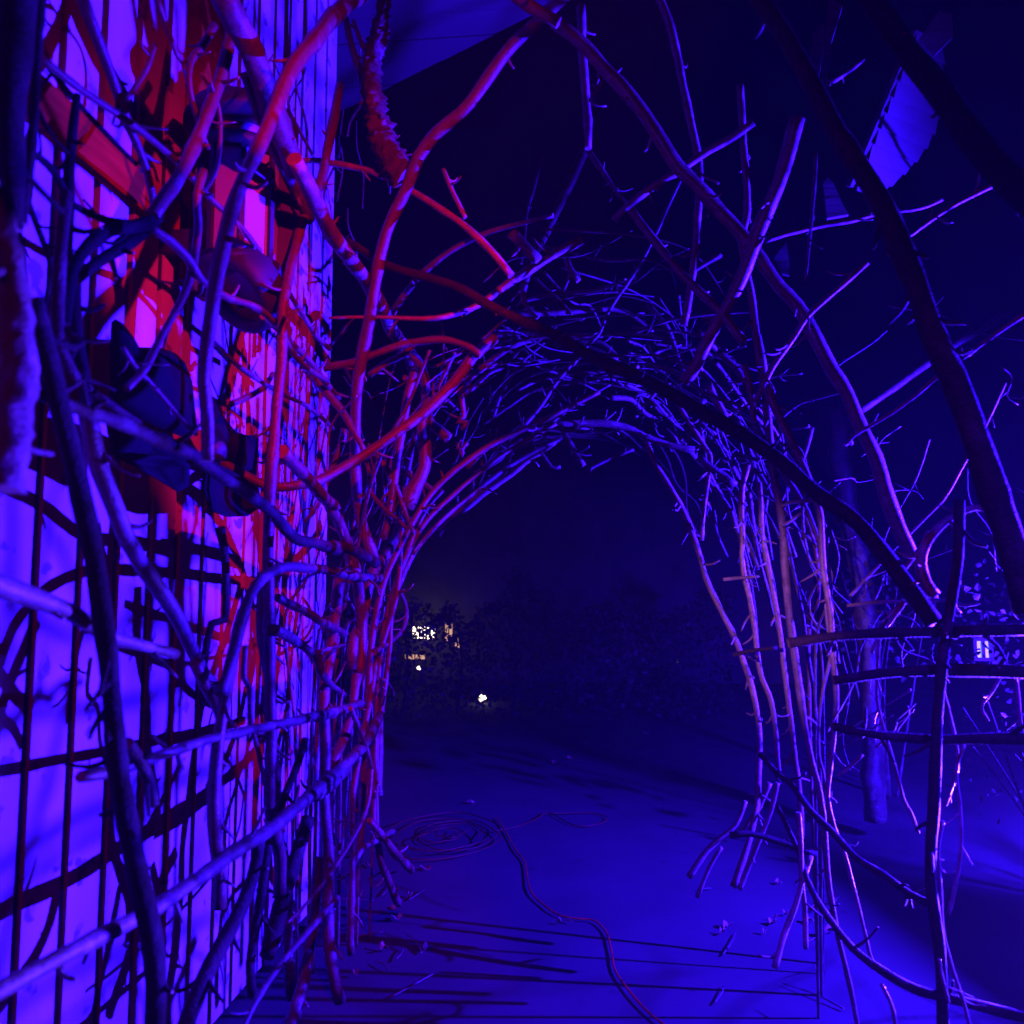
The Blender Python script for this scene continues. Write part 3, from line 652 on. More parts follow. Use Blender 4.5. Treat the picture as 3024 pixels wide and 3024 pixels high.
B('branch', 'long slim twig leaning down left through the crown', ('y', 3.0), ['X', (2010, 530), (1968, 622), (1930, 705), (1873, 805), (1798, 920), (1770, 985), (1735, 1020), (1690, 1080)], 6, 6, BARK, GA, stub=6)
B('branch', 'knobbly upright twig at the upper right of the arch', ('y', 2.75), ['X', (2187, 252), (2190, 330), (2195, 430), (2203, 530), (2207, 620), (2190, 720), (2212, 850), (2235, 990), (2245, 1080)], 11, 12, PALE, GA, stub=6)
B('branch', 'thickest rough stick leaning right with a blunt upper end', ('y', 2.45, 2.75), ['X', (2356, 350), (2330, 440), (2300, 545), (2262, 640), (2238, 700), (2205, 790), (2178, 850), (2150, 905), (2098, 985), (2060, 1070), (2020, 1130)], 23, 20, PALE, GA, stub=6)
B('branch', 'thin upright twig right of the thickest stick', ('y', 2.6), ['C', (790, 870), (785, 1050), (770, 1200), (745, 1450), (732, 1600)], 7, 5, BARK, GA, stub=3)
B('branch', 'level twig crossing behind the dark trunk', ('y', 2.8), ['C', (500, 1375), (700, 1320), (850, 1285), (1000, 1260), (1140, 1220), (1380, 1190), (1510, 1140)], 8, 6, PALE, GR, stub=4)
B('branch', 'long straight twig reaching up to the right edge', ('y', 2.4), ['X', (2630, 755), (2634, 735), (2776, 631), (2880, 574), (3012, 515)], 7, 8, PALE, GR, stub=3)
B('branch', 'slim stick running from the dark trunk to the fork below', ('y', 2.6, 2.7), ['X', (2562, 775), (2500, 830), (2440, 882), (2385, 935), (2341, 1000), (2295, 1062), (2262, 1120), (2232, 1190)], 8, 10, PALE, GR, stub=5)
# --- dark limbs on the right
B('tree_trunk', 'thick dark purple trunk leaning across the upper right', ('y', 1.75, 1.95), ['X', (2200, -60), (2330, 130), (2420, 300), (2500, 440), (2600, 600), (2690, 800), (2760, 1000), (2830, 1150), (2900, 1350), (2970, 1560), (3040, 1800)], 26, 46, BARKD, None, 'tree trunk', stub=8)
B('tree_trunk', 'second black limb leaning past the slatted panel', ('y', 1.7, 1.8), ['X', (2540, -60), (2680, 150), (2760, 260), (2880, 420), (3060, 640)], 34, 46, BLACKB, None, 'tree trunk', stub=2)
B('tree_trunk', 'smooth blue lit trunk standing beyond the right screen', ('y', 5.2), ['X', (2470, 1200), (2480, 1350), (2500, 1500), (2530, 1640), (2545, 1760), (2560, 1900), (2570, 2100), (2580, 2420)], 34, 34, BARK, None, 'tree trunk', stub=2)
B('branch', 'broad pole far behind the right screen pointing up right', ('y', 4.2), ['X', (2540, 1212), (2640, 1145), (2730, 1080), (2850, 1000), (2980, 925)], 12, 13, BARK, GR, stub=0)
B('branch', 'long bright twig from the longest limb to the right edge', ('y', 2.7, 2.3), ['X', (2514, 1310), (2520, 1288), (2621, 1228), (2700, 1170), (2750, 1125), (2813, 1078), (2920, 1000), (3040, 920)], 6, 8, PALE, GR, stub=4)
B('branch', 'sloping rod behind the dark trunk aimed down left', ('y', 2.9), ['X', (2968, 1130), (2950, 1170), (2895, 1285), (2854, 1357), (2792, 1466), (2720, 1540), (2600, 1665), (2510, 1760)], 6, 5, PALE, GR, stub=3)
# --- right hoop
B('branch', 'innermost right hoop strand from the crown to the path edge', ('y', 3.8, 3.3), ['M', (1400, 1080), (1450, 1230), (1560, 1420), (1690, 1640), (1780, 1850), 'F', (60, 1050), (130, 1250), (180, 1400), (250, 1550), (330, 1700), (380, 1850), 'I', (400, 0), (435, 150), (455, 350), (452, 650), (425, 800), (390, 950), (310, 1175)], 9, 10, PALE, GA, stub=14)
B('branch', 'right shoulder strand of the crown falling to the hoop', ('y', 3.4), ['M', (1100, 560), (1300, 590), (1500, 680), (1650, 810), (1780, 1000), (1890, 1170), 'K', (550, 1250), (530, 1400), (500, 1600), (485, 1760), (475, 1920)], 8, 7, PALE, GA, stub=10)
B('branch', 'stout short log wedged in the right side of the hoop', ('y', 3.2), ['K', (450, 1240), (540, 1320), (640, 1390), (750, 1480)], 12, 15, BARK, GA, stub=2)
B('branch', 'upright stick glowing pink at the right side of the opening', ('y', 3.1), ['F', (405, 720), (370, 850), (362, 1000), (372, 1130), (370, 1250), (385, 1380), (410, 1470), 'F', (440, 1650), (470, 1900), 'I', (520, 130), (550, 300), (565, 520)], 9, 8, PALE, GR, stub=8)
B('branch', 'thin upright twig beside the pink stick', ('y', 3.15), ['F', (465, 820), (475, 950), (480, 1080), (510, 1230), (530, 1350), (555, 1500), (590, 1700), 'F', (610, 1900), 'I', (640, 300), (650, 420), (670, 560), (685, 750), (690, 900)], 8, 9, PALE, GR, stub=10)
B('branch', 'main right hoop stick running the full height to the ground', ('y', 2.8), ['F', (455, -20), (490, 150), (510, 350), (530, 600), (560, 850), (590, 1000), (605, 1200), (620, 1350), (640, 1600), (680, 1880), 'I', (690, 150), (710, 290), (745, 470), (780, 600), (810, 760), (830, 1000), (845, 1180), (885, 1400), (920, 1540), (965, 1720), (1015, 1990)], 14, 8, BARKB, GR, stub=14)
B('branch', 'stick branching off the fork and bending to the lower right', ('y', 2.75), ['F', (500, 235), (560, 400), (660, 600), (735, 770), (800, 950), (820, 1060), (825, 1250), (850, 1420), (872, 1560), (880, 1750), 'I', (885, 80), (875, 300), (850, 530), (835, 660), (870, 830), (935, 990), (985, 1180), (1050, 1440), (1095, 1600), (1215, 1690)], 13, 5, PALE, GR, stub=12)
B('branch', 'thin forked twig pair rising beside the bending stick', ('y', 2.85), ['F', (855, 1130), (850, 1250), (880, 1360), (850, 1500), (860, 1650), (875, 1800), 'I', (815, 50), (790, 230), (785, 420), (810, 520), (835, 660)], 6, 5, PALE, GR, stub=4)
B('branch', 'upright stick left of the fork ending in a knuckle', ('y', 2.8), ['K', (820, 480), (870, 650), (890, 800), (905, 960)], 10, 10, PALE, GR, stub=4)
B('branch', 'short slanting stick catching light under the crown shoulder', ('y', 3.2), ['M', (1500, 695), (1440, 760), (1380, 830)], 7, 6, BARK, GA, stub=1)
B('branch', 'blue slanting pole crossing behind the dark limb at the right shoulder', ('y', 3.1), ['K', (520, 640), (570, 760), (650, 890), (700, 1060)], 14, 10, PALE, GA, stub=1)
# --- right screen
B('branch', 'thick crooked pink branch curling at the right', ('y', 2.3), ['F', (1775, 985), (1700, 965), (1600, 1000), (1500, 1070), (1420, 1170), (1392, 1280), (1425, 1390), (1475, 1465)], 9, 20, PALE, GR, stub=5)
B('branch', 'slim pink twig beside the crooked pink branch', ('y', 2.35), ['F', (1425, 1095), (1370, 1210), (1270, 1345)], 6, 7, PALE, GR, stub=1)
B('branch', 'stubby bright pink sawn end above the right crossbar', ('y', 2.3), ['P', (1150, 655), (1165, 720), (1225, 785)], 12, 9, PALE, GR, stub=0)
B('branch', 'wavy thin crossbar above the dark crossbars', ('y', 2.6), ['P', (0, 690), (300, 660), (560, 650), (690, 670), (850, 640), (1100, 640), (1300, 690), (1450, 660)], 6, 6, PALE, GR, stub=4)
B('branch', 'upper dark crossbar level across the right screen', ('y', 2.2), ['X', (2330, 1900), (2440, 1882), (2600, 1872), (2760, 1866), (2900, 1862), (3060, 1862)], 15, 20, BARKD, GR, stub=6)
B('branch', 'middle dark crossbar of the right screen', ('y', 2.2), ['X', (2460, 2010), (2600, 1988), (2760, 1976), (2900, 1980), (3060, 1990)], 14, 24, BARKD, GR, stub=5)
B('branch', 'lower dark crossbar of the right screen', ('y', 2.2), ['X', (2455, 2140), (2600, 2170), (2760, 2184), (2900, 2180), (3060, 2178)], 13, 19, BARKD, GR, stub=5)
B('branch', 'thin rod under the middle crossbar', ('y', 2.4), ['P', (380, 1410), (560, 1390), (800, 1375)], 7, 6, PALE, GR, stub=1)
B('branch', 'broad dark upright post of the right screen', ('y', 2.15), ['X', (2832, 1480), (2825, 1640), (2808, 1790), (2782, 1960), (2765, 2150), (2755, 2350), (2750, 2560), (2770, 2800), (2790, 3080)], 16, 18, BARKD, GR, stub=8)
B('branch', 'long thin bright twig left of the broad upright post', ('y', 2.35), ['X', (2672, 1780), (2620, 1850), (2600, 1860), 'I', (1110, 70), (1130, 210), (1165, 340), (1200, 450), (1260, 680), (1300, 750), (1345, 870)], 6, 5, PALE, GR, stub=4)
B('branch', 'curved bright twig above the upper crossbar', ('y', 2.35), ['P', (630, 660), (520, 760), (440, 850), (380, 950), 'P', (330, 1070), (290, 1150), (275, 1215)], 7, 6, PALE, GR, stub=1)
B('branch', 'thin straight rod down the left of the lower post', ('y', 2.3), ['I', (1452, 380), (1448, 560), (1440, 690), (1430, 800), (1415, 950), (1400, 1100), (1400, 1240)], 5, 5, PALE, GR, stub=3)
B('branch', 'bent thin rod right of the lower post', ('y', 2.3), ['I', (1600, 370), (1555, 520), (1575, 720), (1582, 900), (1570, 1050), (1545, 1170), (1510, 1325)], 5, 6, PALE, GR, stub=3)
B('branch', 'faint rod crossing the bent thin rod', ('y', 2.4), ['I', (1470, 40), (1540, 310), (1560, 480), (1530, 610), (1495, 715)], 7, 5, PALE, GR, stub=1)
B('branch', 'slim rod reaching the bottom edge beside the lower post', ('y', 2.2), ['I', (1480, 800), (1455, 960), (1472, 1200), (1475, 1330), (1490, 1460), (1540, 1650), (1600, 1830), (1640, 1990)], 6, 6, PALE, GR, stub=2)
B('branch', 'diagonal dark rail falling from the opening to the lower right', ('y', 2.9, 2.3), ['I', (460, 430), (560, 540), (640, 600), (740, 740), (860, 860), (1000, 1010), (1150, 1100), (1290, 1200), (1440, 1275)], 9, 13, BARKD, GR, stub=6)
B('branch', 'bottom diagonal rail running to the lower right corner', ('y', 2.8, 2.2), ['I', (560, 720), (690, 1000), (720, 1120), (790, 1260), (880, 1390), (950, 1480), (1030, 1560), (1280, 1720), (1500, 1790), (1820, 1870), (1990, 1900)], 7, 17, BARKD, GR, stub=5)
B('branch', 'bright leaning foot stick standing on the path at right', ('y', 2.75, 2.55), ['I', (745, 1000), (720, 1080), (690, 1160), (650, 1290), (600, 1430), (540, 1620)], 7, 10, PALE, GR, stub=1)
B('branch', 'upright foot stick behind the bright leaning one', ('y', 2.7), ['I', (680, 750), (690, 900), (692, 1130), (710, 1300), (716, 1510)], 9, 7, PALE, GR, stub=4)
B('branch', 'pair of foot sticks splayed at the right edge of the path', ('y', 3.1), ['I', (560, 590), (525, 740), (470, 880), (420, 1000), (370, 1120), (345, 1180)], 7, 8, PALE, GR, stub=2)
B('branch', 'slanting foot stick left of the splayed pair', ('y', 3.4), ['I', (520, 590), (460, 720), (400, 800), (350, 860)], 8, 7, PALE, GR, stub=2)
B('branch', 'short foot stick alone on the right of the path', ('y', 3.25), ['I', (250, 950), (215, 1000), (170, 1080), (110, 1225)], 6, 7, PALE, GR, stub=0)
B('branch', 'left most foot stick on the right of the path', ('y', 3.5), ['I', (380, 690), (330, 820), (240, 900), (150, 985), (60, 1115)], 6, 10, PALE, GR, stub=1)
B('branch', 'low cross twig tying the right foot sticks together', ('y', 3.0), ['I', (290, 880), (400, 870), (520, 900), (640, 940), (770, 990)], 10, 10, BARKD, GR, stub=4)
B('branch', 'bright twig pointing up right in the gap above the path', ('y', 2.8), ['I', (890, 550), (960, 500), (1035, 430)], 5, 5, PALE, GR, stub=0)
B('branch', 'thin bright twig touching the bottom edge at right', ('y', 2.2), ['I', (1140, 1710), (1195, 1830), (1225, 1990)], 6, 6, PALE, GR, stub=0)
B('branch', 'small upright twig in the lower right corner', ('y', 2.1), ['I', (1465, 1570), (1470, 1640), (1490, 1720), (1510, 1810)], 5, 5, PALE, GR, stub=1)
B('branch', 'pale angular branch low in the shrub at the right edge', ('y', 3.0), ['P', (1720, 1460), (1830, 1480), (1860, 1650), (1890, 1932), 'I', (1920, 300)], 9, 7, PALE, GR, stub=3)
B('branch', 'tilted twig over the gap between the right crossbars', ('y', 2.5), ['P', (1690, 1450), (1580, 1620), (1465, 1790), (1540, 1950)], 6, 6, PALE, GR, stub=1)
B('branch', 'fine twig bridging the hoop and the longest limb', ('y', 2.75), ['F', (590, 960), (640, 935), (760, 925), (840, 945)], 6, 5, PALE, GR, stub=2)
B('branch', 'pale pink twig jutting from the main hoop stick', ('y', 2.75), ['F', (590, 1070), (640, 1045), (705, 995)], 5, 5, PALE, GR, stub=0)
B('branch', 'level rod crossing the pink upright stick', ('y', 3.0), ['F', (260, 1375), (350, 1365), (465, 1355)], 6, 5, PALE, GR, stub=1)
B('branch', 'level rod low on the hoop beside the lamp glow', ('y', 2.9), ['F', (320, 1805), (400, 1785), (480, 1775), (570, 1765)], 7, 6, BARKD, GR, stub=4)

# ================================================================== woven filling
def arch(s, t, y):
    """a spot on the tunnel's skin: t 0..1 from the left foot over the crown to the right foot, s the layer"""
    a = math.pi * (1 - t)
    cx, hw, hh = -0.10, 0.80 + s, 1.42 + s
    x = cx + hw * math.copysign(abs(math.cos(a)) ** 0.75, math.cos(a))
    z = 0.98 + hh * math.sin(a)
    if t < 0.04 or t > 0.96: z = 0.98 * (t / 0.04 if t < 0.04 else (1 - t) / 0.04)
    return Vector((x, y, z))

rk = random.Random(21)
WHERE = ((0.36, 'on the left shoulder of the arch', 'short twigs on the left shoulder of the arch'),
         (0.50, 'over the crown left of its middle', 'short twigs left of the crown middle'),
         (0.64, 'over the crown right of its middle', 'short twigs right of the crown middle'),
         (1.01, 'on the right shoulder of the arch', 'short twigs on the right shoulder of the arch'))
for k in range(128):
    y0 = rk.uniform(2.9, 4.3); t0 = rk.uniform(0.22, 0.80); ln = rk.uniform(0.02, 0.16)
    hi = k % 2
    s = rk.uniform(0.12, 0.42) if hi else rk.uniform(0.03, 0.18)
    P = []; y1 = y0 + rk.uniform(-0.4, 0.4); tilt = rk.uniform(-0.25, 0.25) if hi else 0.05
    for i in range(4):
        u = i / 3
        P.append(arch(s + rk.uniform(-0.02, 0.02) + tilt * (u - .5), t0 + ln * u, y0 + (y1 - y0) * u) + Vector((0, rk.uniform(-.03, .03), rk.uniform(-.02, .02))))
    r = rk.choice([0.0035, 0.005, 0.006, 0.008, 0.011, 0.014])
    o, ps, par = tube('twig', P, r, r * 0.55, BARK, None, 0.14, seed=500 + k, shag=0.15 if k % 5 == 0 else 0)
    w_ = next(q for q in WHERE if t0 + ln / 2 < q[0])
    tag(o, ('thick broken twig ' if r > .01 else 'slim bare twig ') + w_[1], 'twig', w_[2])
    stubs(o, ps, par, r, r * 0.6, BARK, 2, 900 + k)
# upright fine twigs on both sides of the arch
for k in range(18):
    side = rk.random() < 0.8
    y0 = rk.uniform(2.9, 3.6)
    t0 = 0.0; t1 = rk.uniform(0.16, 0.36); s = rk.uniform(0.07, 0.22)
    y1 = y0 + rk.uniform(-0.5, 0.6)
    P = []
    for i in range(8):
        u = i / 7; t = t0 + (t1 - t0) * u
        P.append(arch(s + rk.uniform(-.05, .05), t if side else 1 - t, y0 + (y1 - y0) * u + rk.uniform(-.06, .06)))
    r = rk.choice([0.005, 0.006, 0.008])
    o, ps, par = tube('twig', P, r, r * 0.7, BARK if rk.random() < .5 else BARKR, None, 0.12, seed=600 + k)
    if side: tag(o, 'slim upright twig in the left side of the arch', 'twig', 'slim upright twigs left of the opening')
    else: tag(o, 'slim upright twig in the right side of the arch', 'twig', 'slim upright twigs right of the opening')
    stubs(o, ps, par, r, r * 0.7, BARK, 2, 1200 + k)
for k in range(26):
    c = Vector((rk.uniform(0.75, 1.55), rk.uniform(2.7, 3.6), rk.uniform(0.9, 2.5)))
    d = Vector((rk.gauss(0, .5), rk.gauss(0, .3), rk.gauss(0, 1))).normalized() * rk.uniform(.07, .26)
    P = [c - d, c - d * .3 + Vector((.02, .01, .01)), c + d * .4 - Vector((.02, 0, .01)), c + d]
    r = rk.uniform(0.002, 0.004)
    hi = c.z > 1.5
    o, ps, par = tube('twig', P, r, r * .6, PALE if k % 2 else BARK, None, 0.12, seed=2860 + k)
    tag(o, ('fine twig in the upper half of the right screen' if hi else 'fine twig in the lower half of the right screen'), 'twig', 'fine twigs high in the right screen' if hi else 'fine twigs low in the right screen')
    stubs(o, ps, par, r, r * 0.6, PALE, 2, 3900 + k)
# fine brush between the screen and the wall corner
for k in range(14):
    c = Vector((rk.uniform(-1.22, -1.0), rk.uniform(2.9, 3.8), rk.uniform(1.0, 3.6)))
    d = Vector((rk.gauss(0, .1), rk.gauss(0, .8), rk.gauss(0, 1))).normalized() * rk.uniform(.10, .30)
    d.x = 0
    P = [c - d, c - d * .3 + Vector((.01, .02, .02)), c + d * .4 - Vector((0, .02, .01)), c + d]
    r = rk.uniform(0.003, 0.008)
    o, ps, par = tube('twig', P, r, r * .6, BARKR if k % 2 else BARK, None, 0.12, seed=1860 + k)
    tag(o, 'fine twig tangled between the screen and the end of the clad wall', 'twig', 'fine twigs at the end of the clad wall')
# dim hoops further in
for k, (y0, s) in enumerate(((5.0, 0.10), (5.4, 0.16), (6.1, 0.22))):
    for q in range(2):
        t0, t1 = (0.24, 0.62) if q else (0.42, 0.82)
        P = [arch(s + rk.uniform(-.05, .05), t0 + (t1 - t0) * i / 8, y0 + 0.15 * math.sin(i)) for i in range(9)]
        o, ps, par = tube('branch', P, 0.010, 0.006, BARKD, None, 0.12, seed=700 + k * 2 + q)
        tag(o, 'dim hoop branch deep inside the tunnel of branches', 'branch', 'dim hoops deep in the tunnel')
# the near right side of the tunnel, beside the camera: throws the lattice of shadows on the wall
LAMP = Vector(BL_A)
def throw(pts, px, r, xs=1.62):
    """a branch of the off-frame right screen standing where its shadow falls on the wall as photographed"""
    P = []
    for a_, b_ in pix(pts):
        wpt = at(a_, b_, 'x', WX)
        k_ = (LAMP.x - xs) / (LAMP.x - WX)
        P.append(LAMP + (wpt - LAMP) * k_)
    return P
CAST = [(['G', (-150, 300), (0, 260), (180, 195), (550, 170), (1000, 60), (1300, -20), (1700, -80)], .0062),
        (['G', (-150, 1150), (0, 1060), (330, 850), (560, 730), (1160, 520), (1500, 420), (1800, 370)], .0062),
        (['G', (-150, 1360), (0, 1240), (330, 990), (640, 820), (900, 720)], .0055),
        (['G', (-50, 1800), (70, 1250), (200, 800), (340, 250), (420, -20)], .0055),
        (['G', (0, 1900), (300, 1700), (640, 1530), (1160, 1350), (1500, 1230), (1800, 1130)], .0045),
        (['G', (100, 2080), (500, 1820), (700, 1600), (1200, 1330)], .003),
        (['D', (0, 1480), (200, 1590), (400, 1680), (700, 1640), (1200, 1620), (1700, 1600)], .0055),
        (['D', (1000, 1280), (1250, 1190), (1450, 1130), (1700, 1090)], .005),
        (['D', (1300, 900), (1310, 1300), (1290, 1750), (1280, 1932)], .0045),
        (['D', (700, 1620), (830, 1470), (950, 1330), (1060, 1200)], .004),
        (['D', (0, -400), (20, 300), (60, 900), (60, 1320), (20, 1932)], .006),
        (['G', (880, 1), (780, 420), (600, 1000), (560, 1500)], .003),
        (['D', (250, 1000), (330, 1190), (430, 1400), (480, 1600)], .004),
        (['D', (1700, 1000), (1640, 1200), (1560, 1500), (1540, 1900)], .005),
        (['D', (380, 600), (300, 900), (230, 1250), (220, 1600)], .0035)]
for k, (pp, r) in enumerate(CAST):
    o, ps, par = tube('branch', throw(pp, 0, r), r, r * .8, BARKD, None, 0.14, seed=800 + k)
    tag(o, 'branch of the right screen just beyond the right edge of the view', 'branch', 'branches of the right screen beside the viewer')
    stubs(o, ps, par, r, r, BARKD, 1, 1500 + k, 0.35)
for k in range(46):
    c = Vector((rk.uniform(1.80, 2.15), rk.uniform(2.5, 3.5), rk.uniform(1.80, 2.75)))
    d = Vector((rk.gauss(0, .25), rk.gauss(0, 1), rk.gauss(0, 1))).normalized() * rk.uniform(.12, .32)
    P = [c - d, c - d * .3 + Vector((0, .02, .02)), c + d * .4 - Vector((0, .02, .01)), c + d]
    r = rk.uniform(0.003, 0.008)
    o, ps, par = tube('twig', P, r, r * .6, BARK, None, 0.12, seed=860 + k)
    tag(o, 'twig of the thick brush beyond the right edge of the view', 'twig', 'twigs of the brush beside the blue lamp')

for k in range(16):
    c = Vector((rk.uniform(1.95, 2.2), rk.uniform(2.9, 3.35), rk.uniform(0.75, 1.6)))
    d = Vector((rk.gauss(0, .25), rk.gauss(0, 1), rk.gauss(0, .4))).normalized() * rk.uniform(.10, .22)
    P = [c - d, c - d * .3 + Vector((0, .01, .01)), c + d * .4 - Vector((0, .01, .01)), c + d]
    r = rk.uniform(0.0015, 0.003)
    o, ps, par = tube('twig', P, r, r * .6, BARK, None, 0.12, seed=4860 + k)
    tag(o, 'low twig of the brush beyond the right edge of the view', 'twig', 'low twigs of the brush beside the blue lamp')

# ================================================================== other things
# slatted panel top right
sp = at(2620, 360, 'y', 3.6)
sl = empty('slatted_panel', sp)
tag(sl, 'tilted panel of overlapping pale slats glowing behind the dark limbs', 'panel')
A0 = at(2720, 95, 'y', 3.45); A1 = at(2535, 560, 'y', 3.7)
ax = (A1 - A0).normalized(); sx = Vector((0.86, 0.25, 0.30)).normalized(); sx = (sx - ax * sx.dot(ax)).normalized(); nn = ax.cross(sx)
L = (A1 - A0).length; ns = 10
for k in range(ns):
    wl = 0.12 + 0.16 * math.sin(math.pi * (k + 0.1) / ns); wm = 0.12 + 0.16 * math.sin(math.pi * (k + 1.2) / ns)
    a = A0 + ax * (L * k / ns); b = A0 + ax * (L * (k + 1.12) / ns)
    poly = [a - sx * 0.02 - sp, b - sx * 0.02 + nn * 0.018 - sp, b + sx * wm + nn * 0.018 - sp, a + sx * wl - sp]
    MB().prism(poly, nn * -0.008).build('slat', SLAT, sl)
poly = [A0 - sx * 0.03 - sp, A1 - sx * 0.05 - sp, A1 - sx * 0.025 - sp, A0 - sx * 0.015 - sp]
MB().prism(poly, nn * -0.03).build('edge_strip', PLANK, sl)

def shard(label, pts, y, th=0.02):
    P = [at(a, b, 'y', y) for a, b in pix(pts)]
    c = sum(P, Vector()) / len(P)
    o = MB().prism([p - c for p in P], Vector((0.2, 1, 0)).normalized() * th).build('split_board', PLANK)
    o.location = c
    return tag(o, label, 'board', 'split boards behind the dark limbs')
shard('five sided pale board end at the top right', ['S', (1260, 85), (1360, 110), (1375, 200), (1370, 290), (1230, 430), (1105, 310)], 3.4)
shard('long pointed splinter of board at the top edge', ['S', (400, -30), (500, 50), (470, 150), (415, 330), (390, 560), (370, 715), (345, 620), (355, 330)], 3.2)
shard('shorter splinter left of the long pointed one', ['S', (330, 200), (360, 190), (350, 400), (305, 670), (240, 470), (270, 260)], 3.22)
shard('triangular board piece left of the dark trunk', ['S', (385, 1395), (430, 1440), (500, 1600), (550, 1690), (380, 1720), (350, 1450)], 3.3)
shard('small triangular board piece low beside the longest limb', ['C', (625, 1375), (640, 1500), (640, 1570), (600, 1560), (550, 1475)], 3.3)
B('branch', 'forked twig beside the pointed splinters', ('y', 3.1), ['S', (385, 660), (480, 610), (600, 530), (670, 470)], 9, 5, PALE, GR, stub=1)

# shrub at the right edge
def leaf_mesh(n, spread, mat, seed, size, name, parent, cfun):
    rk = random.Random(seed); V = []; Fc = []
    for _ in range(n):
        c = cfun(rk)
        u = Vector((rk.gauss(0, 1), rk.gauss(0, 1), rk.gauss(0, 1))).normalized()
        v = u.cross(Vector((rk.gauss(0, 1), rk.gauss(0, 1), rk.gauss(0, 1)))).normalized()
        nn = u.cross(v)
        s = size * rk.uniform(0.6, 1.3); wd = s * 0.42
        b = len(V)
        V += [c, c + u * s * .35 + v * wd - nn * s * .08, c + u * s * .8 + v * wd * .6, c + u * s * 1.1 + nn * s * .1, c + u * s * .8 - v * wd * .6, c + u * s * .35 - v * wd - nn * s * .08]
        Fc += [(b, b + 1, b + 2, b + 3), (b, b + 3, b + 4, b + 5)]
    o = mesh_obj(name, V, Fc, [mat], parent)
    o['kind'] = 'stuff'
    return o
def shrub(label, c, rad, n, size, mat, seed, stems=6):
    t = empty('shrub', (c[0], c[1], 0)); tag(t, label, 'shrub', 'shrubs beyond the right screen')
    def cf(rk):
        while True:
            p = Vector((rk.uniform(-1, 1), rk.uniform(-1, 1), rk.uniform(-1, 1)))
            if p.length < 1 and noise.noise(p * 2.3 + Vector((seed, 0, 0))) > -0.12: break
        return Vector((p.x * rad[0], p.y * rad[1], c[2] + p.z * rad[2]))
    leaf_mesh(n, 1, mat, seed, size, 'foliage', t, cf)
    rk = random.Random(seed)
    for k in range(stems):
        a = rk.uniform(0, 6.28)
        P = [Vector((0.05 * math.cos(a), 0.05 * math.sin(a), 0)), Vector((rad[0] * .4 * math.cos(a), rad[1] * .4 * math.sin(a), c[2] * .6)),
             Vector((rad[0] * .8 * math.cos(a + .3), rad[1] * .8 * math.sin(a + .3), c[2] + rad[2] * rk.uniform(-.2, .8)))]
        tube('stem', P, 0.010, 0.004, BARK, t, 0.15, seed=seed + k)
    return t
shrub('leafy shrub at the right edge behind the crossbars', (2.35, 4.3, 1.30), (0.62, 0.5, 0.42), 620, 0.036, LEAF, 5)
shrub('twiggy low shrub at the right edge near the ground', (2.30, 4.2, 0.66), (0.62, 0.5, 0.42), 200, 0.030, LEAF, 9, 14)
shrub('shrub further back between post and blue trunk', (2.1, 6.2, 1.3), (0.5, 0.5, 0.5), 260, 0.04, LEAFD, 12)

# far building behind the tunnel and its lights seen through leaves
fb = empty('far_building', (0, 13, 0)); tag(fb, 'dark low building far beyond the end of the tunnel', 'building')
MB().box((-4.6, 0, 0), (3.4, 3, 4.3)).build('wall', DARKW, fb)
MB().box((-4.9, -0.3, 4.31), (3.7, 3.3, 4.65)).build('roof', DARKW, fb)
def light_patch(name, label, px, py, w_, h_, y, mat, shape=0):
    c = at(px, py, 'y', y); k = y / F
    t = empty(name, c); tag(t, label, 'lamp' if name != 'lit_window' else 'window', 'far lights glimpsed beyond the tunnel')
    rw, rh = w_ * k / 2, h_ * k / 2
    MB().box((-rw, 0.02, -rh), (rw, 0.04, rh)).build('pane' if name == 'lit_window' else 'globe', mat, t) if name == 'lit_window' else \
        MB().lathe([(0, -rh), (rw * .7, -rh * .7), (rw, 0), (rw * .7, rh * .7), (0, rh)], 12, cap=False).build('globe', mat, t, True)
    if name == 'lit_window':
        f = 0.02
        MB().box((-rw - f, 0, -rh - f), (rw + f, 0.018, -rh)).box((-rw - f, 0, rh), (rw + f, 0.018, rh + f)).box((-rw - f, 0, -rh), (-rw, 0.018, rh)).box((rw, 0, -rh), (rw + f, 0.018, rh)).build('frame', BLACK, t)
        MB().box((-0.008, -0.004, -rh), (0.008, 0.014, rh)).build('mullion', BLACK, t)
    else:
        MB().box((-rw * .5, -rw * .2, rh), (rw * .5, rw * .2, rh + rw)).build('cap', BLACK, t)
light_patch('lit_window', 'brightest warm window glimpsed beside the left hoop', 1238, 1868, 40, 34, 12.4, WARM)
light_patch('lit_window', 'small warm window just right of the brightest one', 1272, 1870, 26, 34, 12.4, WARM)
light_patch('lit_window', 'dim peach window right of the warm windows', 1325, 1868, 22, 50, 12.4, PEACH)
light_patch('lit_window', 'narrow warm window at the right of the row', 1350, 1898, 14, 30, 12.4, PEACH)
light_patch('lit_window', 'low dim window under the brightest one', 1225, 1940, 60, 14, 12.4, PEACH)
light_patch('lit_window', 'warm speckled window between the wall end and the screen', 941, 1890, 36, 90, 12.4, PEACH)
light_patch('lit_window', 'dim window seen through the left screen sticks', 995, 2060, 30, 26, 12.4, PEACH)
light_patch('lit_window', 'cool white window seen through the shrub at right', 2905, 1918, 34, 46, 5.4, COOL)
light_patch('garden_lamp', 'round bright garden lamp low beyond the tunnel', 1424, 2062, 24, 22, 10.5, WARM)
light_patch('garden_lamp', 'tiny bright lamp below the warm windows', 1237, 1973, 12, 12, 11, WARM)
light_patch('garden_lamp', 'tiny lamp between the left hoop sticks', 1118, 1992, 12, 14, 11, WARM)
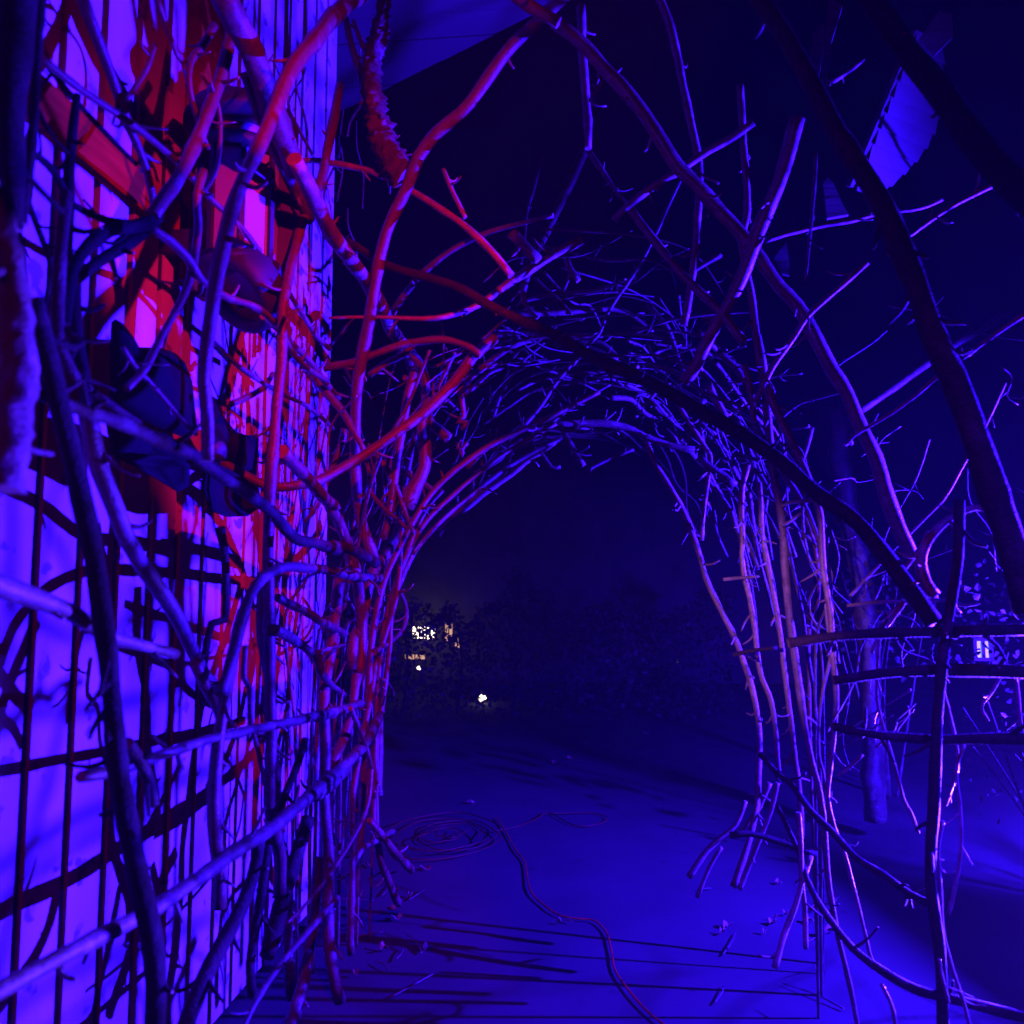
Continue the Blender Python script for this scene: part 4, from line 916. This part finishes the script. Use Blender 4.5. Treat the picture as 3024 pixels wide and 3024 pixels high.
light_patch('garden_lamp', 'tiny cool lamp far right in the opening', 1998, 1952, 9, 8, 11, COOL)
light_patch('garden_lamp', 'dull glowing garden lamp low in the opening', 1520, 2128, 34, 16, 9.5, PEACH)
# hedge screen in front of them
hd = empty('hedge', (-2.0, 9.6, 0)); tag(hd, 'dark leafy hedge breaking up the far warm lights', 'hedge')
def cfh(rk):
    x = rk.uniform(-2.6, 3.6); top = 1.25 + 0.55 * noise.noise(Vector((x * 1.3, 0, 4))) + 0.22 * noise.noise(Vector((x * 5, 0, 9)))
    return Vector((x, rk.uniform(-0.5, 0.5) + 0.5 * noise.noise(Vector((x, 3, 0))), top * (1 - rk.random() ** 1.6 * 0.98) + rk.uniform(-.06, .06)))
leaf_mesh(9000, 1, LEAFD, 31, 0.055, 'foliage', hd, cfh)
for k in range(8):
    x = -2.2 + k * 0.65
    tube('stem', [Vector((x, 0, 0)), Vector((x + .05, .02, .6)), Vector((x - .04, 0, 1.2))], 0.02, 0.008, BARKD, hd, seed=40 + k)

# orange cord with its coil
def ground_pts(pts, z=0.012):
    return [at(a, b, 'z', z) for a, b in pix(pts)]
cd = ground_pts(['H', (880, 780), (930, 860), (985, 960), (1040, 1040), (1065, 1180), (1140, 1265), (1230, 1325), (1330, 1345), (1420, 1355), (1490, 1420), (1520, 1520), (1540, 1630), (1620, 1750), (1720, 1860), (1830, 1950)])
o, _, _ = tube('extension_cord', cd, 0.0040, 0.0040, CORD, None, 0.0, cap=False)
tag(o, 'orange extension cord snaking along the path to the bottom edge', 'cord')
P = []
cc = at(1320, 2470, 'z', 0.02)
rk = random.Random(3)
for i in range(52):
    a = i * 0.62
    rr = 0.20 + 0.13 * math.sin(i * 0.23) + rk.uniform(-.03, .03)
    P.append(Vector((cc.x + rr * math.cos(a), cc.y + rr * 1.3 * math.sin(a), 0.02 + 0.0006 * i)))
o, _, _ = tube('cord_coil', P, 0.0034, 0.0034, COIL, None, 0.0, cap=False)
tag(o, 'loose coil of orange cord lying on the path under the arch', 'cord')
cd = ground_pts(['H', (860, 860), (1000, 830), (1100, 790), (1170, 755), (1300, 820), (1420, 825), (1500, 785), (1400, 755), (1180, 760)])
o, _, _ = tube('cord_loop', cd, 0.0042, 0.0042, COIL, None, 0.0, cap=False)
tag(o, 'open loop of orange cord right of the coil', 'cord')

# fallen leaves and a dark spot on the path
def leaf(label, px, py, s, mat=DRY, z=0.014):
    c = at(px, py, 'z', z); rk = random.Random(int(px))
    n = 10; V = []; 
    for i in range(n):
        a = 2 * math.pi * i / n
        rr = s * (1 + 0.25 * math.sin(3 * a + px)) * (1 if i % 2 else 0.75)
        V.append(Vector((rr * math.cos(a), rr * 0.7 * math.sin(a), 0.012 * math.sin(2 * a + px) + 0.008)))
    V.append(Vector((0, 0, 0.0)))
    o = mesh_obj('fallen_leaf', V, [(i, (i + 1) % n, n) for i in range(n)], [mat], None)
    md = o.modifiers.new('thickness', 'SOLIDIFY'); md.thickness = 0.001
    o.location = c; o.rotation_euler = (0, 0, rk.uniform(0, 6))
    tag(o, label, 'leaf', 'fallen leaves on the path')
for d in (('curled leaf furthest along the path, left of three', 1573, 2230, 0.045), ('curled leaf in the middle of the far three', 1640, 2252, 0.045),
          ('curled leaf at the right of the far three', 1688, 2238, 0.055), ('lone leaf on the path by the right hoop', 1908, 2163, 0.07),
          ('small pale leaf beside the bend of the cord', 1651, 2722, 0.013), ('faint leaf lying just right of the small pale one', 1685, 2720, 0.010),
          ('leaf near the coil at the far end of the path', 1388, 2370, 0.03), ('dark flat leaf alone on the near left of the path', 1262, 2800, 0.032)):
    leaf(*d, mat=SOIL if 'dark' in d[0] else DRY)

rk = random.Random(77)
for k in range(26):
    right = k % 3
    px_, py_ = (rk.uniform(2120, 2480), rk.uniform(2600, 2760)) if right else (rk.uniform(1020, 1260), rk.uniform(2520, 2900))
    leaf('dry leaf in the litter at the right foot of the arch' if right else 'dry leaf in the litter at the left foot of the arch', px_, py_, rk.uniform(0.012, 0.032), DRY)
    bpy.context.scene.collection.objects[-1]['group'] = 'leaf litter at the right foot' if right else 'leaf litter at the left foot'
for k in range(16):
    right = k % 2
    c = at(rk.uniform(2050, 2500), rk.uniform(2620, 2950), 'z', 0.012) if right else at(rk.uniform(1010, 1250), rk.uniform(2600, 2960), 'z', 0.012)
    a = rk.uniform(0, 3.14); d = Vector((math.cos(a), math.sin(a), 0)) * rk.uniform(.03, .12)
    o, _, _ = tube('twig', [c - d, c + Vector((0.01, 0, 0.006)), c + d], 0.0035, 0.002, BARK, None, 0.15, seed=6000 + k)
    tag(o, 'loose snapped twig lying on the path by the right foot sticks' if right else 'loose snapped twig lying on the path by the left foot sticks', 'twig',
        'snapped twigs on the ground at right' if right else 'snapped twigs on the ground at left')

# flood lamps that light the place, the pink and yard ones added
def flood(name, label, a, b, lens):
    t = empty(name, a); tag(t, label, 'flood lamp')
    t.rotation_euler = (Vector(b) - Vector(a)).to_track_quat('-Z', 'Y').to_euler()
    MB().box((-0.11, -0.08, 0.06), (0.11, 0.08, 0.12)).build('housing', BLACK, t)
    MB().box((-0.10, -0.07, 0.054), (0.10, 0.07, 0.058)).build('lens', lens, t)
    for k in range(6):
        x = -0.09 + k * 0.036
        MB().box((x - 0.004, -0.075, 0.121), (x + 0.004, 0.075, 0.15)).build('cooling_fin', BLACK, t)
    return t
fl = flood('blue_flood_lamp', 'blue flood lamp standing outside the tunnel at right', BL_A, BL_T, BLUEE)
flb = flood('blue_flood_lamp', 'added blue fill lamp turned toward the yard and shrubs', BK_A, BK_T, BLUEE)
fll = flood('blue_flood_lamp', 'low blue flood lamp resting near the ground outside the right screen', LW_A, LW_T, BLUEE)
flr = flood('red_flood_lamp', 'red flood lamp hung above the viewer', RD_A, RD_T, REDE)
flp = flood('pink_fill_lamp', 'small added pink fill lamp behind the viewer at left', PK_A, PK_T, REDE)
L0 = Vector(RD_A)
d1 = (Vector((WX, 1.85, 2.55)) - L0).normalized(); d2 = (Vector((WX, 2.95, 0.90)) - L0).normalized()
dd = (d2 - d1).normalized(); out = (dd.cross(d1)); out = out if out.y < 0 else -out
q = [L0 + d1 * .30 - dd * .25, L0 + d2 * .30 + dd * .06, L0 + d2 * .30 + dd * .06 + out * .4, L0 + d1 * .30 - dd * .25 + out * .4]
bd = MB().prism([flr.matrix_basis.inverted() @ v for v in q], Vector((0, 0, 0.003))).build('added_barn_door', BLACK, flr)  # unseen flap added to keep the red off the lower near wall
e1 = (Vector((-0.26, 2.6, 3.3)) - L0).normalized(); e2 = (Vector((-0.36, 3.3, 1.2)) - L0).normalized()
dd = (e2 - e1).normalized(); out = dd.cross(e1); out = out if out.x > 0 else -out
q = [L0 + e1 * .30 - dd * .12, L0 + e2 * .30 + dd * .12, L0 + e2 * .30 + dd * .12 + out * .4, L0 + e1 * .30 - dd * .12 + out * .4]
MB().prism([flr.matrix_basis.inverted() @ v for v in q], Vector((0, 0, 0.003))).build('added_barn_door', BLACK, flr)  # second unseen flap, added to stop the red spilling right
LB = Vector(BL_A)
fdir = (Vector((BL_T[0], BL_T[1], LB.z)) - LB).normalized(); sd = fdir.cross(Vector((0, 0, 1)))
c0 = LB + (fdir * math.cos(R(47)) - Vector((0, 0, 1)) * math.sin(R(47))) * 0.16
q = [c0 - sd * .22, c0 + sd * .22, c0 + sd * .22 - Vector((0, 0, .12)) - fdir * .04, c0 - sd * .22 - Vector((0, 0, .12)) - fdir * .04]
MB().prism([fl.matrix_basis.inverted() @ v for v in q], Vector((0, 0, 0.003))).build('added_barn_door', BLACK, fl)  # unseen flap added to shade the ground close to the blue lamp
mb = MB(); mb.lathe([(0.018, 0), (0.018, BL_A[2] - 0.14)], 10); st = mb.build('lamp_stand', BLACK); st.location = (BL_A[0] + 0.06, BL_A[1] - 0.05, 0)
tag(st, 'black pole stand under the blue flood lamp', 'stand')

# haze
if HAZE:
    m = bpy.data.materials.new('thin_haze'); m.use_nodes = True
    n = m.node_tree.nodes; n.remove(n['Principled BSDF'])
    v = n.new('ShaderNodeVolumePrincipled'); v.inputs['Density'].default_value = HAZE
    v.inputs['Color'].default_value = (0.9, 0.9, 0.95, 1)
    m.node_tree.links.new(v.outputs[0], n['Material Output'].inputs['Volume'])
    hz = MB().box((-62, -22, -1.1), (62, 122, 7.5)).build('haze', m)
    hz['kind'] = 'stuff'
print('branches', NB[0], 'objects', len(bpy.data.objects))
